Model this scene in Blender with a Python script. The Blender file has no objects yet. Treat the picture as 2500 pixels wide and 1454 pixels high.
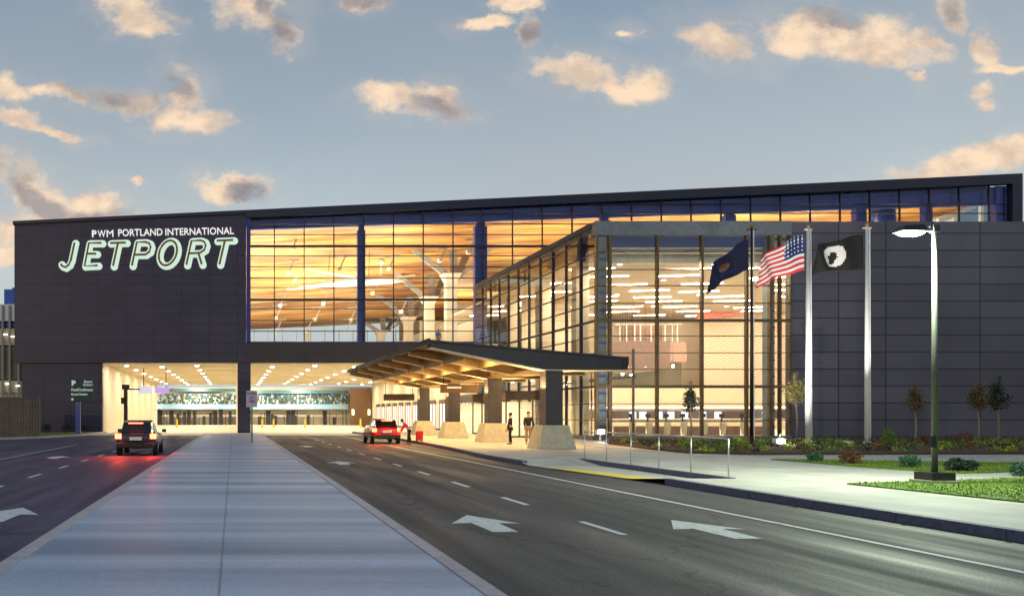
import bpy, bmesh, math, random
from mathutils import Vector, Matrix
random.seed(7)
sc = bpy.context.scene
COL = sc.collection
R = math.radians
F = 2100.0; CX, CY, CZ = 570.0, 1011.0, 1.75       # focal length and vanishing point in photo pixels, eye height

def P(px, py, Y):
    return Vector(((px-CX)*Y/F, Y, CZ+(CY-py)*Y/F))
def PX(px, Y): return (px-CX)*Y/F
def PZ(py, Y): return CZ+(CY-py)*Y/F

# ------------------------------------------------------------------ materials
def mat(name, col, rough=.7, metal=0., var=.12, scale=3., bump=0., bscale=40., emit=None, estr=0., spec=.5, stretch=(1,1,1), col2=None, coat=0.):
    m = bpy.data.materials.new(name); m.use_nodes = True
    nt = m.node_tree; N = nt.nodes; L = nt.links
    b = N['Principled BSDF']
    b.inputs['Roughness'].default_value = rough
    b.inputs['Metallic'].default_value = metal
    b.inputs['Specular IOR Level'].default_value = spec
    b.inputs['Coat Weight'].default_value = coat
    if emit:
        b.inputs['Emission Color'].default_value = (*emit, 1); b.inputs['Emission Strength'].default_value = estr
    c2 = col2 or tuple(min(1, c*(1+var)) for c in col)
    c1 = col if col2 else tuple(c*(1-var) for c in col)
    tc = N.new('ShaderNodeTexCoord'); mp = N.new('ShaderNodeMapping'); mp.inputs['Scale'].default_value = stretch
    L.new(tc.outputs['Object'], mp.inputs[0])
    nz = N.new('ShaderNodeTexNoise'); nz.inputs['Scale'].default_value = scale; nz.inputs['Detail'].default_value = 5
    L.new(mp.outputs[0], nz.inputs['Vector'])
    rp = N.new('ShaderNodeValToRGB'); rp.color_ramp.elements[0].position = .32; rp.color_ramp.elements[1].position = .68
    rp.color_ramp.elements[0].color = (*c1, 1); rp.color_ramp.elements[1].color = (*c2, 1)
    L.new(nz.outputs['Fac'], rp.inputs[0]); L.new(rp.outputs[0], b.inputs['Base Color'])
    if bump:
        n2 = N.new('ShaderNodeTexNoise'); n2.inputs['Scale'].default_value = bscale; n2.inputs['Detail'].default_value = 4
        L.new(mp.outputs[0], n2.inputs['Vector'])
        bp = N.new('ShaderNodeBump'); bp.inputs['Strength'].default_value = bump; bp.inputs['Distance'].default_value = .02
        L.new(n2.outputs['Fac'], bp.inputs['Height']); L.new(bp.outputs[0], b.inputs['Normal'])
    return m

def mul_tex(m, build):
    """multiply the base colour by a texture's value"""
    nt = m.node_tree; N = nt.nodes; L = nt.links; b = N['Principled BSDF']
    src = b.inputs['Base Color'].links[0].from_socket
    mx = N.new('ShaderNodeMix'); mx.data_type = 'RGBA'; mx.blend_type = 'MULTIPLY'; mx.inputs[0].default_value = 1
    L.new(src, mx.inputs[6]); L.new(build(nt), mx.inputs[7]); L.new(mx.outputs[2], b.inputs['Base Color'])
    return m

def panel_tex(pw, ph, joint=.03, dark=.35, axis='xz', vary=.1, off=0., ox=0., oz=0.):
    def f(nt):
        N = nt.nodes; L = nt.links
        g = N.new('ShaderNodeNewGeometry'); s = N.new('ShaderNodeSeparateXYZ'); c = N.new('ShaderNodeCombineXYZ')
        L.new(g.outputs['Position'], s.inputs[0])
        a = {'x': 0, 'y': 1, 'z': 2}
        o1 = N.new('ShaderNodeMath'); o1.operation = 'ADD'; o1.inputs[1].default_value = -ox
        o2 = N.new('ShaderNodeMath'); o2.operation = 'ADD'; o2.inputs[1].default_value = -oz
        L.new(s.outputs[a[axis[0]]], o1.inputs[0]); L.new(s.outputs[a[axis[1]]], o2.inputs[0])
        L.new(o1.outputs[0], c.inputs[0]); L.new(o2.outputs[0], c.inputs[1])
        br = N.new('ShaderNodeTexBrick'); L.new(c.outputs[0], br.inputs['Vector'])
        br.offset = off; br.squash = 1
        br.inputs['Scale'].default_value = 1; br.inputs['Brick Width'].default_value = pw; br.inputs['Row Height'].default_value = ph
        br.inputs['Mortar Size'].default_value = joint; br.inputs['Mortar Smooth'].default_value = .1; br.inputs['Bias'].default_value = 0
        br.inputs['Color1'].default_value = (1-vary, 1-vary, 1-vary, 1); br.inputs['Color2'].default_value = (1, 1, 1, 1)
        br.inputs['Mortar'].default_value = (dark, dark, dark, 1)
        return br.outputs['Color']
    return f

def glass_mat(name, tint=(.97, .985, .98), base=.04, peak=.45):
    m = bpy.data.materials.new(name); m.use_nodes = True; nt = m.node_tree; N = nt.nodes; L = nt.links; N.clear()
    o = N.new('ShaderNodeOutputMaterial'); mx = N.new('ShaderNodeMixShader'); t = N.new('ShaderNodeBsdfTransparent'); g = N.new('ShaderNodeBsdfGlossy')
    t.inputs[0].default_value = (*tint, 1); g.inputs['Roughness'].default_value = .02
    lw = N.new('ShaderNodeLayerWeight'); lw.inputs[0].default_value = .5
    pw = N.new('ShaderNodeMath'); pw.operation = 'POWER'; pw.inputs[1].default_value = 3.5
    ma = N.new('ShaderNodeMath'); ma.operation = 'MULTIPLY_ADD'; ma.inputs[1].default_value = peak; ma.inputs[2].default_value = base
    L.new(lw.outputs['Facing'], pw.inputs[0]); L.new(pw.outputs[0], ma.inputs[0]); L.new(ma.outputs[0], mx.inputs[0])
    L.new(t.outputs[0], mx.inputs[1]); L.new(g.outputs[0], mx.inputs[2]); L.new(mx.outputs[0], o.inputs[0])
    return m

def emis(name, col, s, base=(.8, .8, .8)):
    return mat(name, base, .4, emit=col, estr=s, var=.02)

M = {}
PAN = (.038, .031, .075)
M['panel_left'] = mul_tex(mat('dark_cladding', PAN, .42, var=.2, scale=.25, bump=.6, bscale=.9), panel_tex(2.62, .92, .035, .25, vary=.24, ox=-20.6, oz=6.6))
M['panel_right'] = mul_tex(mat('dark_cladding_block', (.115, .108, .145), .45, var=.2, scale=.2, bump=.6, bscale=.9), panel_tex(2.95, 1.06, .04, .22, vary=.24, ox=34.9, oz=.35))
M['panel_plain'] = mat('dark_fascia', (.01, .011, .035), .4)
M['spandrel'] = mul_tex(mat('spandrel_cladding', (.045, .037, .045), .5, var=.12, scale=.4), panel_tex(2.8, .95, .03, .5, vary=.1, ox=1.2, oz=6.6))
M['blue_steel'] = mat('blue_painted_steel', (.008, .028, .26), .35, var=.1)
M['mullion'] = mat('dark_mullion', (.02, .018, .04), .6, .0, var=.1)
M['mullion_bronze'] = mat('bronze_mullion', (.13, .085, .045), .35, .5, var=.15)
M['glass'] = glass_mat('window_glass', base=.015, peak=.3)
M['glass_side'] = glass_mat('hall_glass', (.96, .97, .94), .05, .35)
M['cream'] = mat('cream_plaster', (.68, .6, .46), .7, var=.06, scale=.6)
M['soffit'] = mul_tex(mat('soffit_panel', (.72, .62, .42), .6, var=.12, scale=.18), panel_tex(3.4, 3.4, .03, .8, 'xy', .12))
M['white_wall'] = mul_tex(mat('white_wall_panel', (.78, .76, .68), .6, var=.05), panel_tex(2.4, 2.2, .03, .8, vary=.06))
M['pale_floor'] = mat('pale_floor', (.5, .46, .4), .3, var=.08)
M['beige'] = mat('beige_wall', (.62, .5, .36), .6, var=.06, scale=.5)
M['pinkbrown'] = mat('pink_brown_wall', (.36, .22, .17), .6, var=.08)
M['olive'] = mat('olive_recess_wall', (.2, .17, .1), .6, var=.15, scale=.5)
M['redpaint'] = mat('coral_ceiling_panel', (.85, .26, .18), .6, var=.05)
M['brown_sign'] = mat('bronze_panel', (.14, .075, .035), .4, .3, var=.15)
M['branch_grey'] = mat('branch_grey_paint', (.3, .29, .29), .5)
M['dark'] = mat('black_metal', (.015, .015, .018), .4, .2)
M['white_paint'] = mat('white_paint', (.78, .78, .76), .4, var=.06, scale=8)
M['grey_steel'] = mat('grey_steel', (.16, .18, .2), .4, .4, var=.15)
M['light_steel'] = mat('brushed_steel', (.5, .52, .53), .35, .8, var=.1, scale=20)
M['canopy'] = mat('canopy_fascia', (.022, .018, .028), .6, .0, var=.15)
M['canopy_col'] = mat('canopy_column', (.035, .03, .04), .6, .0, var=.15)
M['girder'] = mat('canopy_girder', (.42, .27, .1), .5, .0, var=.2, scale=2)
M['deck'] = mat('canopy_deck', (.09, .055, .03), .6, var=.2, scale=1.5)
M['concrete_warm'] = mat('plinth_concrete', (.42, .38, .3), .8, var=.12, scale=4, bump=.2)
M['leafdark'] = mat('dark_leaves', (.03, .05, .02), .6, var=.5, scale=6)
M['trunk'] = mat('bark', (.22, .19, .15), .8, var=.25, scale=20, bump=.3)
M['gold'] = mat('gold_letter_metal', (.3, .16, .03), .5, .0, var=.1)
M['halo'] = emis('lit_letter_face', (.68, .92, .74), .8, (.3,.3,.3))
M['signwhite'] = emis('lit_small_letter', (1, .97, .92), .85, (.3,.3,.3))
M['bar'] = emis('ceiling_light_bar', (1, .86, .62), 55)
M['lamp'] = emis('lamp_lens', (1, .93, .75), 30)
M['floodlens'] = emis('flood_lens', (.95, .97, 1), 120)
M['redlens'] = emis('tail_lamp_lens', (1, .08, .03), 14, (.6, .02, .01))
M['screen'] = emis('monitor_screen', (.55, .78, 1), 1.6)
M['purple'] = emis('purple_sign_face', (.45, .25, 1), .55, (.2,.15,.35))
M['whitesign'] = emis('white_blue_sign_face', (.6, .65, 1), .5, (.3,.3,.4))
M['teal'] = mat('teal_panel', (.05, .16, .2), .3, var=.2)
M['paleblue'] = mat('pale_blue_panel', (.25, .42, .58), .4, var=.1)
M['greensign'] = mat('green_sign_face', (.0, .055, .032), .5, var=.05)
M['signback'] = mat('sign_letter_white', (.8, .82, .82), .5, var=.02, emit=(.8, .9, .9), estr=.25)
M['bluepost'] = mat('blue_grey_post', (.14, .15, .42), .4, var=.1)
M['fence'] = mul_tex(mat('brown_fence', (.16, .12, .09), .7, var=.2, scale=2), panel_tex(.22, 6, .02, .4, vary=.2))
M['line'] = mat('road_paint', (.2, .2, .2), .7, scale=9, col2=(.68, .68, .66))
M['line'].node_tree.nodes['Color Ramp'].color_ramp.elements[0].position = .31; M['line'].node_tree.nodes['Color Ramp'].color_ramp.elements[1].position = .43
M['yellow'] = mat('tactile_yellow', (.72, .5, .04), .6, var=.08, scale=8)
M['rubber'] = mat('tyre_rubber', (.012, .012, .013), .8)
M['red_car'] = mat('red_car_paint', (.6, .01, .008), .25, .2, var=.03, coat=.6)
M['dark_car'] = mat('dark_car_paint', (.025, .02, .035), .25, .3, var=.03, coat=.6)
M['carglass'] = mat('tinted_car_glass', (.01, .01, .012), .08, 0, var=.02)
M['chrome'] = mat('chrome', (.6, .6, .6), .15, 1)
M['skin'] = mat('skin', (.45, .26, .18), .6, var=.05)
M['black_cloth'] = mat('black_cloth', (.012, .012, .016), .9, var=.2, scale=12)
M['khaki'] = mat('khaki_cloth', (.3, .2, .11), .9, var=.1)
M['red_cloth'] = mat('red_cloth', (.5, .02, .02), .9, var=.1)
M['blue_cloth'] = mat('blue_cloth', (.03, .15, .5), .9, var=.1)
M['hair'] = mat('dark_hair', (.02, .014, .01), .7)

# ground materials ---------------------------------------------------
def asphalt(name, c):
    m = mat(name, c, .55, var=.18, scale=.5, stretch=(1.3, .22, 1), bump=.35, bscale=55, spec=.35)
    nt = m.node_tree; N = nt.nodes; L = nt.links; b = N['Principled BSDF']
    tc = N.new('ShaderNodeTexCoord'); v = N.new('ShaderNodeTexNoise'); v.inputs['Scale'].default_value = 42; v.inputs['Detail'].default_value = 3
    L.new(tc.outputs['Object'], v.inputs['Vector'])
    r = N.new('ShaderNodeMapRange'); r.inputs[1].default_value = .35; r.inputs[2].default_value = .7; r.inputs[3].default_value = .3; r.inputs[4].default_value = 2.1
    L.new(v.outputs['Fac'], r.inputs[0])
    src = b.inputs['Base Color'].links[0].from_socket
    mx = N.new('ShaderNodeVectorMath'); mx.operation = 'SCALE'
    L.new(src, mx.inputs[0]); L.new(r.outputs[0], mx.inputs['Scale']); L.new(mx.outputs[0], b.inputs['Base Color'])
    def layer(scale, stretch, lo, hi, a, b_, kind='noise'):
        q = N.new('ShaderNodeMapping'); q.inputs['Scale'].default_value = stretch; L.new(tc.outputs['Object'], q.inputs[0])
        if kind == 'noise':
            t_ = N.new('ShaderNodeTexNoise'); t_.inputs['Detail'].default_value = 5; o_ = t_.outputs['Fac']
        else:
            t_ = N.new('ShaderNodeTexVoronoi'); t_.feature = 'DISTANCE_TO_EDGE'; o_ = t_.outputs['Distance']
            wn = N.new('ShaderNodeTexNoise'); wn.inputs['Scale'].default_value = 1.5; wn.inputs['Detail'].default_value = 5; L.new(tc.outputs['Object'], wn.inputs['Vector'])
            av = N.new('ShaderNodeVectorMath'); av.operation = 'ADD'; L.new(q.outputs[0], av.inputs[0]); L.new(wn.outputs['Color'], av.inputs[1]); q = av
        t_.inputs['Scale'].default_value = scale; L.new(q.outputs[0], t_.inputs['Vector'])
        m2 = N.new('ShaderNodeMapRange'); m2.inputs[1].default_value = lo; m2.inputs[2].default_value = hi; m2.inputs[3].default_value = a; m2.inputs[4].default_value = b_; L.new(o_, m2.inputs[0])
        src_ = b.inputs['Base Color'].links[0].from_socket
        z_ = N.new('ShaderNodeVectorMath'); z_.operation = 'SCALE'; L.new(src_, z_.inputs[0]); L.new(m2.outputs[0], z_.inputs['Scale']); L.new(z_.outputs[0], b.inputs['Base Color'])
    layer(1, (1.5, .035, 1), .36, .64, .72, 1.35)            # tyre-worn bands along the lanes
    layer(.2, (1, .6, 1), 0, .012, .35, 1.0, 'crack')       # sealed cracks
    layer(1.4, (1, 1, 1), .6, .72, 1.0, .5)                 # oil spots
    # traffic-polished wheel tracks vary the gloss
    w = N.new('ShaderNodeTexNoise'); w.inputs['Scale'].default_value = .9; w.inputs['Detail'].default_value = 3
    mp = N.new('ShaderNodeMapping'); mp.inputs['Scale'].default_value = (1.6, .12, 1); L.new(tc.outputs['Object'], mp.inputs[0]); L.new(mp.outputs[0], w.inputs['Vector'])
    rr = N.new('ShaderNodeMapRange'); rr.inputs[1].default_value = .35; rr.inputs[2].default_value = .65; rr.inputs[3].default_value = .56; rr.inputs[4].default_value = .82
    L.new(w.outputs['Fac'], rr.inputs[0]); L.new(rr.outputs[0], b.inputs['Roughness'])
    return m
M['asphalt'] = asphalt('asphalt_right', (.052, .047, .05))
M['asphalt_left'] = asphalt('asphalt_left', (.062, .042, .078))  # purple cast of red lamp spill and blue sky mixed into the asphalt colour
M['ground'] = mat('ground_gravelly', (.12, .11, .1), .9, var=.2, scale=1.5)
M['plaza'] = mat('pale_concrete_paving', (.5, .46, .38), .6, var=.08, scale=.5)
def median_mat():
    m = mat('median_concrete', (.235, .285, .40), .5, var=.0, scale=.55, stretch=(.11, 1.5, 1), col2=(.50, .57, .73), bump=.12, bscale=60, spec=.5)  # stretched noise bands put reflected streaks into the concrete colour
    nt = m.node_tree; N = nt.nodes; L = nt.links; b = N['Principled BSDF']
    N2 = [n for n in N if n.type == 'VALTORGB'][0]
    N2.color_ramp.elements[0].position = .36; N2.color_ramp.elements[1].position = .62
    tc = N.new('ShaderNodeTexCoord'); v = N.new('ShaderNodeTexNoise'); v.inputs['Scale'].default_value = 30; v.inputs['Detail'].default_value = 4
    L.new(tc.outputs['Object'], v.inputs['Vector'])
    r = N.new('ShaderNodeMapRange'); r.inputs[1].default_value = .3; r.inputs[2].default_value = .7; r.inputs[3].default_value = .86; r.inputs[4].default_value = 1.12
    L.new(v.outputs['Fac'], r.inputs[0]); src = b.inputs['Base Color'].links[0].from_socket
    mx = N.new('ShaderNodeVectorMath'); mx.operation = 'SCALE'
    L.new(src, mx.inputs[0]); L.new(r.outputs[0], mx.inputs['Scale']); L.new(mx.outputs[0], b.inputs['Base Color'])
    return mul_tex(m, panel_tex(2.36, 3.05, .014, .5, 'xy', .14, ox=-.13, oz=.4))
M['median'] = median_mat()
M['kerb'] = mul_tex(mat('pale_granite_kerb', (.5, .43, .45), .7, var=.12, scale=8, bump=.2), panel_tex(50, 2.4, .012, .4, 'xy', .08))
M['kerb_shaded'] = mul_tex(mat('shaded_granite_kerb', (.09, .1, .16), .7, var=.25, scale=10, bump=.2), panel_tex(50, 2.0, .012, .4, 'xy', .1))  # shade on the unlit kerb face is put into the dark navy colour
M['walk'] = mul_tex(mat('sidewalk_concrete', (.45, .43, .38), .7, var=.16, scale=.9, bump=.1, bscale=60), panel_tex(3.0, 3.0, .012, .78, 'xy', .06, ox=10.8))
M['lawn'] = mat('lawn_soil', (.09, .165, .012), .9, var=.25, scale=5, bump=.4)
M['blade'] = mat('grass_blade', (.07, .14, .008), .7, scale=1.1, col2=(.2, .27, .01))
M['mulch'] = mat('bark_mulch', (.075, .04, .025), .95, var=.4, scale=14, bump=.6, bscale=25)
# timber ceiling: long boards in ochre and amber
def wood():
    m = bpy.data.materials.new('timber_ceiling'); m.use_nodes = True; nt = m.node_tree; N = nt.nodes; L = nt.links; b = N['Principled BSDF']
    b.inputs['Roughness'].default_value = .5
    tc = N.new('ShaderNodeNewGeometry'); mp = N.new('ShaderNodeMapping'); mp.inputs['Scale'].default_value = (.07, .42, .0)
    L.new(tc.outputs['Position'], mp.inputs[0])
    n = N.new('ShaderNodeTexNoise'); n.inputs['Scale'].default_value = 1; n.inputs['Detail'].default_value = 6; n.inputs['Roughness'].default_value = .62
    L.new(mp.outputs[0], n.inputs['Vector'])
    r = N.new('ShaderNodeValToRGB'); e = r.color_ramp.elements
    e[0].position = .3; e[0].color = (.15, .05, .035, 1); e[1].position = .66; e[1].color = (.82, .58, .24, 1)
    k = e.new(.44); k.color = (.42, .18, .055, 1); k = e.new(.54); k.color = (.64, .35, .09, 1)
    L.new(n.outputs['Fac'], r.inputs[0])
    L.new(r.outputs[0], b.inputs['Base Color'])
    return mul_tex(m, panel_tex(6.0, .3, .02, .6, 'xy', .25, off=.5))
M['wood'] = wood()
def zig():
    m = mat('zigzag_relief_wall', (.78, .56, .42), .6, var=.04)
    def f(nt):
        N = nt.nodes; L = nt.links
        g = N.new('ShaderNodeNewGeometry'); s = N.new('ShaderNodeSeparateXYZ'); L.new(g.outputs['Position'], s.inputs[0])
        def mt(op, a, b_=None, c=None):
            n = N.new('ShaderNodeMath'); n.operation = op
            for i, v in enumerate((a, b_, c)):
                if v is None: continue
                if isinstance(v, (int, float)): n.inputs[i].default_value = v
                else: L.new(v, n.inputs[i])
            return n.outputs[0]
        px = mt('PINGPONG', s.outputs[0], .33)
        z = mt('ADD', s.outputs[2], px)
        st = mt('PINGPONG', z, .17)
        v = mt('GREATER_THAN', st, .12)
        r = N.new('ShaderNodeMapRange'); r.inputs[3].default_value = 1; r.inputs[4].default_value = .6
        L.new(v, r.inputs[0])
        return r.outputs[0]
    return mul_tex(m, f)
M['zigzag'] = zig()

# ------------------------------------------------------------------ object helpers
ORG = {}
def tag(o, label=None, cat=None, group=None, kind=None):
    for k, v in (('label', label), ('category', cat), ('group', group), ('kind', kind)):
        if v: o[k] = v
    return o
def thing(name, loc, label, cat, group=None, rz=0):
    o = bpy.data.objects.new(name, None); COL.objects.link(o); o.location = loc; o.rotation_euler.z = rz
    o.empty_display_size = .3; ORG[o.name] = Vector(loc)
    return tag(o, label, cat, group)
class MB:
    def __init__(s): s.v = []; s.f = []; s.mi = []
    def add(s, vs, fs, mi=0):
        b = len(s.v); s.v += [tuple(v) for v in vs]; s.f += [tuple(b+i for i in f) for f in fs]; s.mi += [mi]*len(fs); return s
    def box(s, x0, x1, y0, y1, z0, z1, mi=0):
        vs = [(x, y, z) for z in (z0, z1) for y in (y0, y1) for x in (x0, x1)]
        return s.add(vs, [(0, 2, 3, 1), (4, 5, 7, 6), (0, 1, 5, 4), (2, 6, 7, 3), (0, 4, 6, 2), (1, 3, 7, 5)], mi)
    def quad(s, a, b, c, d, mi=0): return s.add([a, b, c, d], [(0, 1, 2, 3)], mi)
    def prism(s, pts, z0, z1, mi=0):       # pts: plan polygon, counter-clockwise
        n = len(pts); vs = [(x, y, z0) for x, y in pts]+[(x, y, z1) for x, y in pts]
        fs = [tuple(range(n))[::-1], tuple(range(n, 2*n))]+[(i, (i+1) % n, n+(i+1) % n, n+i) for i in range(n)]
        return s.add(vs, fs, mi)
    def wallpoly(s, pts, y0, y1, mi=0):    # pts in x,z
        n = len(pts); vs = [(x, y0, z) for x, z in pts]+[(x, y1, z) for x, z in pts]
        fs = [tuple(range(n)), tuple(range(n, 2*n))[::-1]]+[(i, n+i, n+(i+1) % n, (i+1) % n) for i in range(n)]
        return s.add(vs, fs, mi)
    def beam(s, p0, p1, w, h, mi=0, up=(0, 0, 1)):
        p0, p1 = Vector(p0), Vector(p1); d = (p1-p0).normalized(); u = Vector(up)
        if abs(d.dot(u)) > .95: u = Vector((0, 1, 0))
        sd = d.cross(u).normalized(); u = sd.cross(d).normalized()
        vs = [p+sd*a*w/2+u*b*h/2 for p in (p0, p1) for a, b in ((-1, -1), (1, -1), (1, 1), (-1, 1))]
        return s.add(vs, [(3, 2, 1, 0), (4, 5, 6, 7), (0, 1, 5, 4), (1, 2, 6, 5), (2, 3, 7, 6), (3, 0, 4, 7)], mi)
    def tube(s, pts, r, n=10, mi=0, cap=True):
        pts = [Vector(p) for p in pts]; rs = r if isinstance(r, (list, tuple)) else [r]*len(pts); rings = []
        b = len(s.v)
        for i, p in enumerate(pts):
            d = (pts[min(i+1, len(pts)-1)]-pts[max(i-1, 0)]).normalized()
            u = Vector((0, 0, 1)) if abs(d.z) < .9 else Vector((0, 1, 0))
            a = d.cross(u).normalized(); c = a.cross(d)
            for k in range(n):
                t = 2*math.pi*k/n; s.v.append(tuple(p+(a*math.cos(t)+c*math.sin(t))*rs[i]))
        m = len(pts)
        for i in range(m-1):
            for k in range(n):
                k2 = (k+1) % n; s.f.append((b+i*n+k, b+i*n+k2, b+(i+1)*n+k2, b+(i+1)*n+k)); s.mi.append(mi)
        if cap:
            s.f.append(tuple(b+k for k in range(n))[::-1]); s.f.append(tuple(b+(m-1)*n+k for k in range(n))); s.mi += [mi, mi]
        return s
    def ball(s, c, r, n=8, sc_=(1, 1, 1), mi=0):
        c = Vector(c); pts = []; b = len(s.v)
        for i in range(n+1):
            th = math.pi*i/n
            for k in range(2*n):
                ph = math.pi*k/n
                s.v.append((c.x+r*sc_[0]*math.sin(th)*math.cos(ph), c.y+r*sc_[1]*math.sin(th)*math.sin(ph), c.z+r*sc_[2]*math.cos(th)))
        for i in range(n):
            for k in range(2*n):
                k2 = (k+1) % (2*n); s.f.append((b+i*2*n+k, b+(i+1)*2*n+k, b+(i+1)*2*n+k2, b+i*2*n+k2)); s.mi.append(mi)
        return s
    def build(s, name, m, parent=None, smooth=False, bevel=0, local=False):
        me = bpy.data.meshes.new(name)
        org = ORG.get(parent.name, Vector((0, 0, 0))) if (parent and not local) else Vector((0, 0, 0))
        me.from_pydata([tuple(Vector(v)-org) for v in s.v], [], s.f)
        for x in (m if isinstance(m, (list, tuple)) else [m]): me.materials.append(M[x] if isinstance(x, str) else x)
        for p, i in zip(me.polygons, s.mi): p.material_index = i
        if smooth:
            for p in me.polygons: p.use_smooth = True
        me.update(); me.validate()
        o = bpy.data.objects.new(name, me); COL.objects.link(o)
        if parent: o.parent = parent; ORG[o.name] = org
        else: ORG[o.name] = Vector((0, 0, 0))
        if bevel:
            b = o.modifiers.new('bevel', 'BEVEL'); b.width = bevel; b.segments = 2; b.limit_method = 'ANGLE'
        if smooth and not bevel:
            pass
        return o
def setorigin(o, loc):
    """move a mesh object's origin to loc without moving the mesh"""
    d = Vector(loc)-o.location; o.data.transform(Matrix.Translation(-d)); o.location = Vector(loc); ORG[o.name] = Vector(loc)
def copy_tree(o, parent=None):
    c = o.copy(); COL.objects.link(c); c.parent = parent
    for ch in list(o.children): copy_tree(ch, c)
    return c
def light(kind, loc, power, col, size=.3, size_y=None, rot=(0, 0, 0), name='lamp', shape=None, spot=None, spread=None):
    l = bpy.data.lights.new(name, kind); l.energy = power; l.color = col
    if kind == 'AREA':
        l.shape = shape or ('RECTANGLE' if size_y else 'DISK'); l.size = size
        if size_y: l.size_y = size_y
        if spread: l.spread = spread
    elif kind in ('POINT', 'SPOT'): l.shadow_soft_size = size
    if spot: l.spot_size = spot; l.spot_blend = .6
    o = bpy.data.objects.new(name, l); COL.objects.link(o); o.location = loc; o.rotation_euler = rot
    return o
GOLDL = (1, .66, .27); WARM = (1, .76, .42); WARM2 = (1, .84, .58)

def text_mesh(txt, size, extr=.0, bold=0., shear=0.):
    cu = bpy.data.curves.new('txt', 'FONT'); cu.body = txt; cu.size = size; cu.extrude = extr; cu.offset = bold; cu.shear = shear; cu.resolution_u = 3
    o = bpy.data.objects.new('txt', cu); COL.objects.link(o)
    bpy.context.view_layer.update()
    dg = bpy.context.evaluated_depsgraph_get(); me = bpy.data.meshes.new_from_object(o.evaluated_get(dg))
    bpy.data.objects.remove(o); bpy.data.curves.remove(cu)
    return me
def text_obj(name, txt, corner, width, height, m, parent, rot=0., extr=.04, bold=0., shear=0.):
    """lettering facing -Y: lower-left corner at corner (world), fitted to width and height"""
    me = text_mesh(txt, 1.0, 0, bold, shear)
    xs = [v.co.x for v in me.vertices]; ys = [v.co.y for v in me.vertices]
    x0, x1, y0, y1 = min(xs), max(xs), min(ys), max(ys)
    org = ORG[parent.name]; c = Vector(corner); b = MB(); ca, sa = math.cos(rot), math.sin(rot)
    n = len(me.vertices)
    for off in (0, extr):
        for v in me.vertices:
            x = (v.co.x-x0)/(x1-x0)*width; z = (v.co.y-y0)/(y1-y0)*height
            b.v.append((c.x+x*ca-z*sa, c.y-extr+off, c.z+x*sa+z*ca))
    for p in me.polygons:
        vs = list(p.vertices); b.f.append(tuple(vs)); b.mi.append(0)
    ed = {}
    for p in me.polygons:
        vs = list(p.vertices)
        for i in range(len(vs)):
            a, d = vs[i], vs[(i+1) % len(vs)]; k = (min(a, d), max(a, d)); ed[k] = ed.get(k, 0)+1
    for (a, d), k in ed.items():
        if k == 1: b.f.append((a, d, d+n, a+n)); b.mi.append(0)
    return b.build(name, m, parent)

# ------------------------------------------------------------------ SETTING: ground, roads
def struct(o): o['kind'] = 'structure'; return o
struct(MB().quad((-400, -60, -.02), (500, -60, -.02), (500, 900, -.02), (-400, 900, -.02)).build('ground', 'ground'))
def strip(xs0, xs1, y0, y1, z, n=1):
    b = MB(); b.quad((xs0, y0, z), (xs1, y0, z), (xs1, y1, z), (xs0, y1, z)); return b
struct(strip(2.3, 13.5, -25, 76, 0).build('road', 'asphalt'))
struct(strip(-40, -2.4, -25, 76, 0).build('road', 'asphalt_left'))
struct(strip(-60, 60, 72, 200, .004).build('pavement', 'plaza'))
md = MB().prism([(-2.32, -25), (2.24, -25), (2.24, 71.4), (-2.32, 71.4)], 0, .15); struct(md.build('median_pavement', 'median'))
kb = MB().box(-2.52, -2.322, -25, 71.4, 0, .156).box(2.242, 2.42, -25, 71.4, 0, .156).box(-2.52, 2.42, 71.402, 71.6, 0, .156)
struct(kb.build('median_kerb', 'kerb'))
# right kerb and pavement
K = [(10.78, -25), (10.78, 8), (10.78, 15), (10.78, 21.5), (10.45, 24.5), (10.15, 27.5), (9.95, 30.5), (9.95, 34), (10.25, 38), (10.6, 43), (10.9, 49), (11.1, 58), (11.1, 80.5)]
def kx(y):
    for (a, ya), (b, yb) in zip(K, K[1:]):
        if ya <= y <= yb: return a+(b-a)*(y-ya)/(yb-ya)
    return K[-1][0]
KT = .18
near = [(kx(y)+KT, y) for y in (21.5, 15, 8, -25)]
poly = [(kx(21.5)+KT, 21.5)]+[(12.5, 21.5), (12.5, 31.0), (kx(31)+KT, 31.0)]
ys = [34, 38, 43, 49, 58, 80.5]
far = [(kx(y)+KT, y) for y in ys]
pts = [(kx(-25)+KT, -25), (70, -25), (70, 53.6), (22.55, 53.6), (22.55, 80.5)]+far[::-1]+[(kx(31)+KT, 31), (12.5, 31), (12.5, 21.5), (kx(21.5)+KT, 21.5)]
struct(MB().prism(pts, 0, .15).build('sidewalk', 'walk'))
# lowered kerb ramp
rb = MB(); yy = [21.5, 23.2, 29.2, 31.0]; zz = [.15, .02, .02, .15]
for i in range(3):
    rb.quad((kx(yy[i])-.0, yy[i], zz[i]), (12.498, yy[i], zz[i]), (12.498, yy[i+1], zz[i+1]), (kx(yy[i+1]), yy[i+1], zz[i+1]))
struct(rb.build('ramp_pavement', 'walk'))
struct(MB().quad((kx(22.9)+.06, 22.9, .03), (kx(22.9)+.72, 22.9, .03), (kx(27.6)+.72, 27.6, .026), (kx(27.6)+.06, 27.6, .026)).build('tactile_pavement', 'yellow'))
kb = MB()
for (a, ya), (b, yb) in zip(K, K[1:]):
    if ya >= 21.5 and yb <= 27.5: continue
    if ya == 27.5: a, ya = kx(29.8), 29.8
    kb.prism([(a, ya), (a+KT, ya), (b+KT, yb), (b, yb)], 0, .155)
struct(kb.build('kerb', 'kerb_shaded'))
struct(MB().box(12.46, 12.56, 21.5, 31.0, .0, .17).build('ramp_kerb', 'kerb_shaded'))
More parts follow.
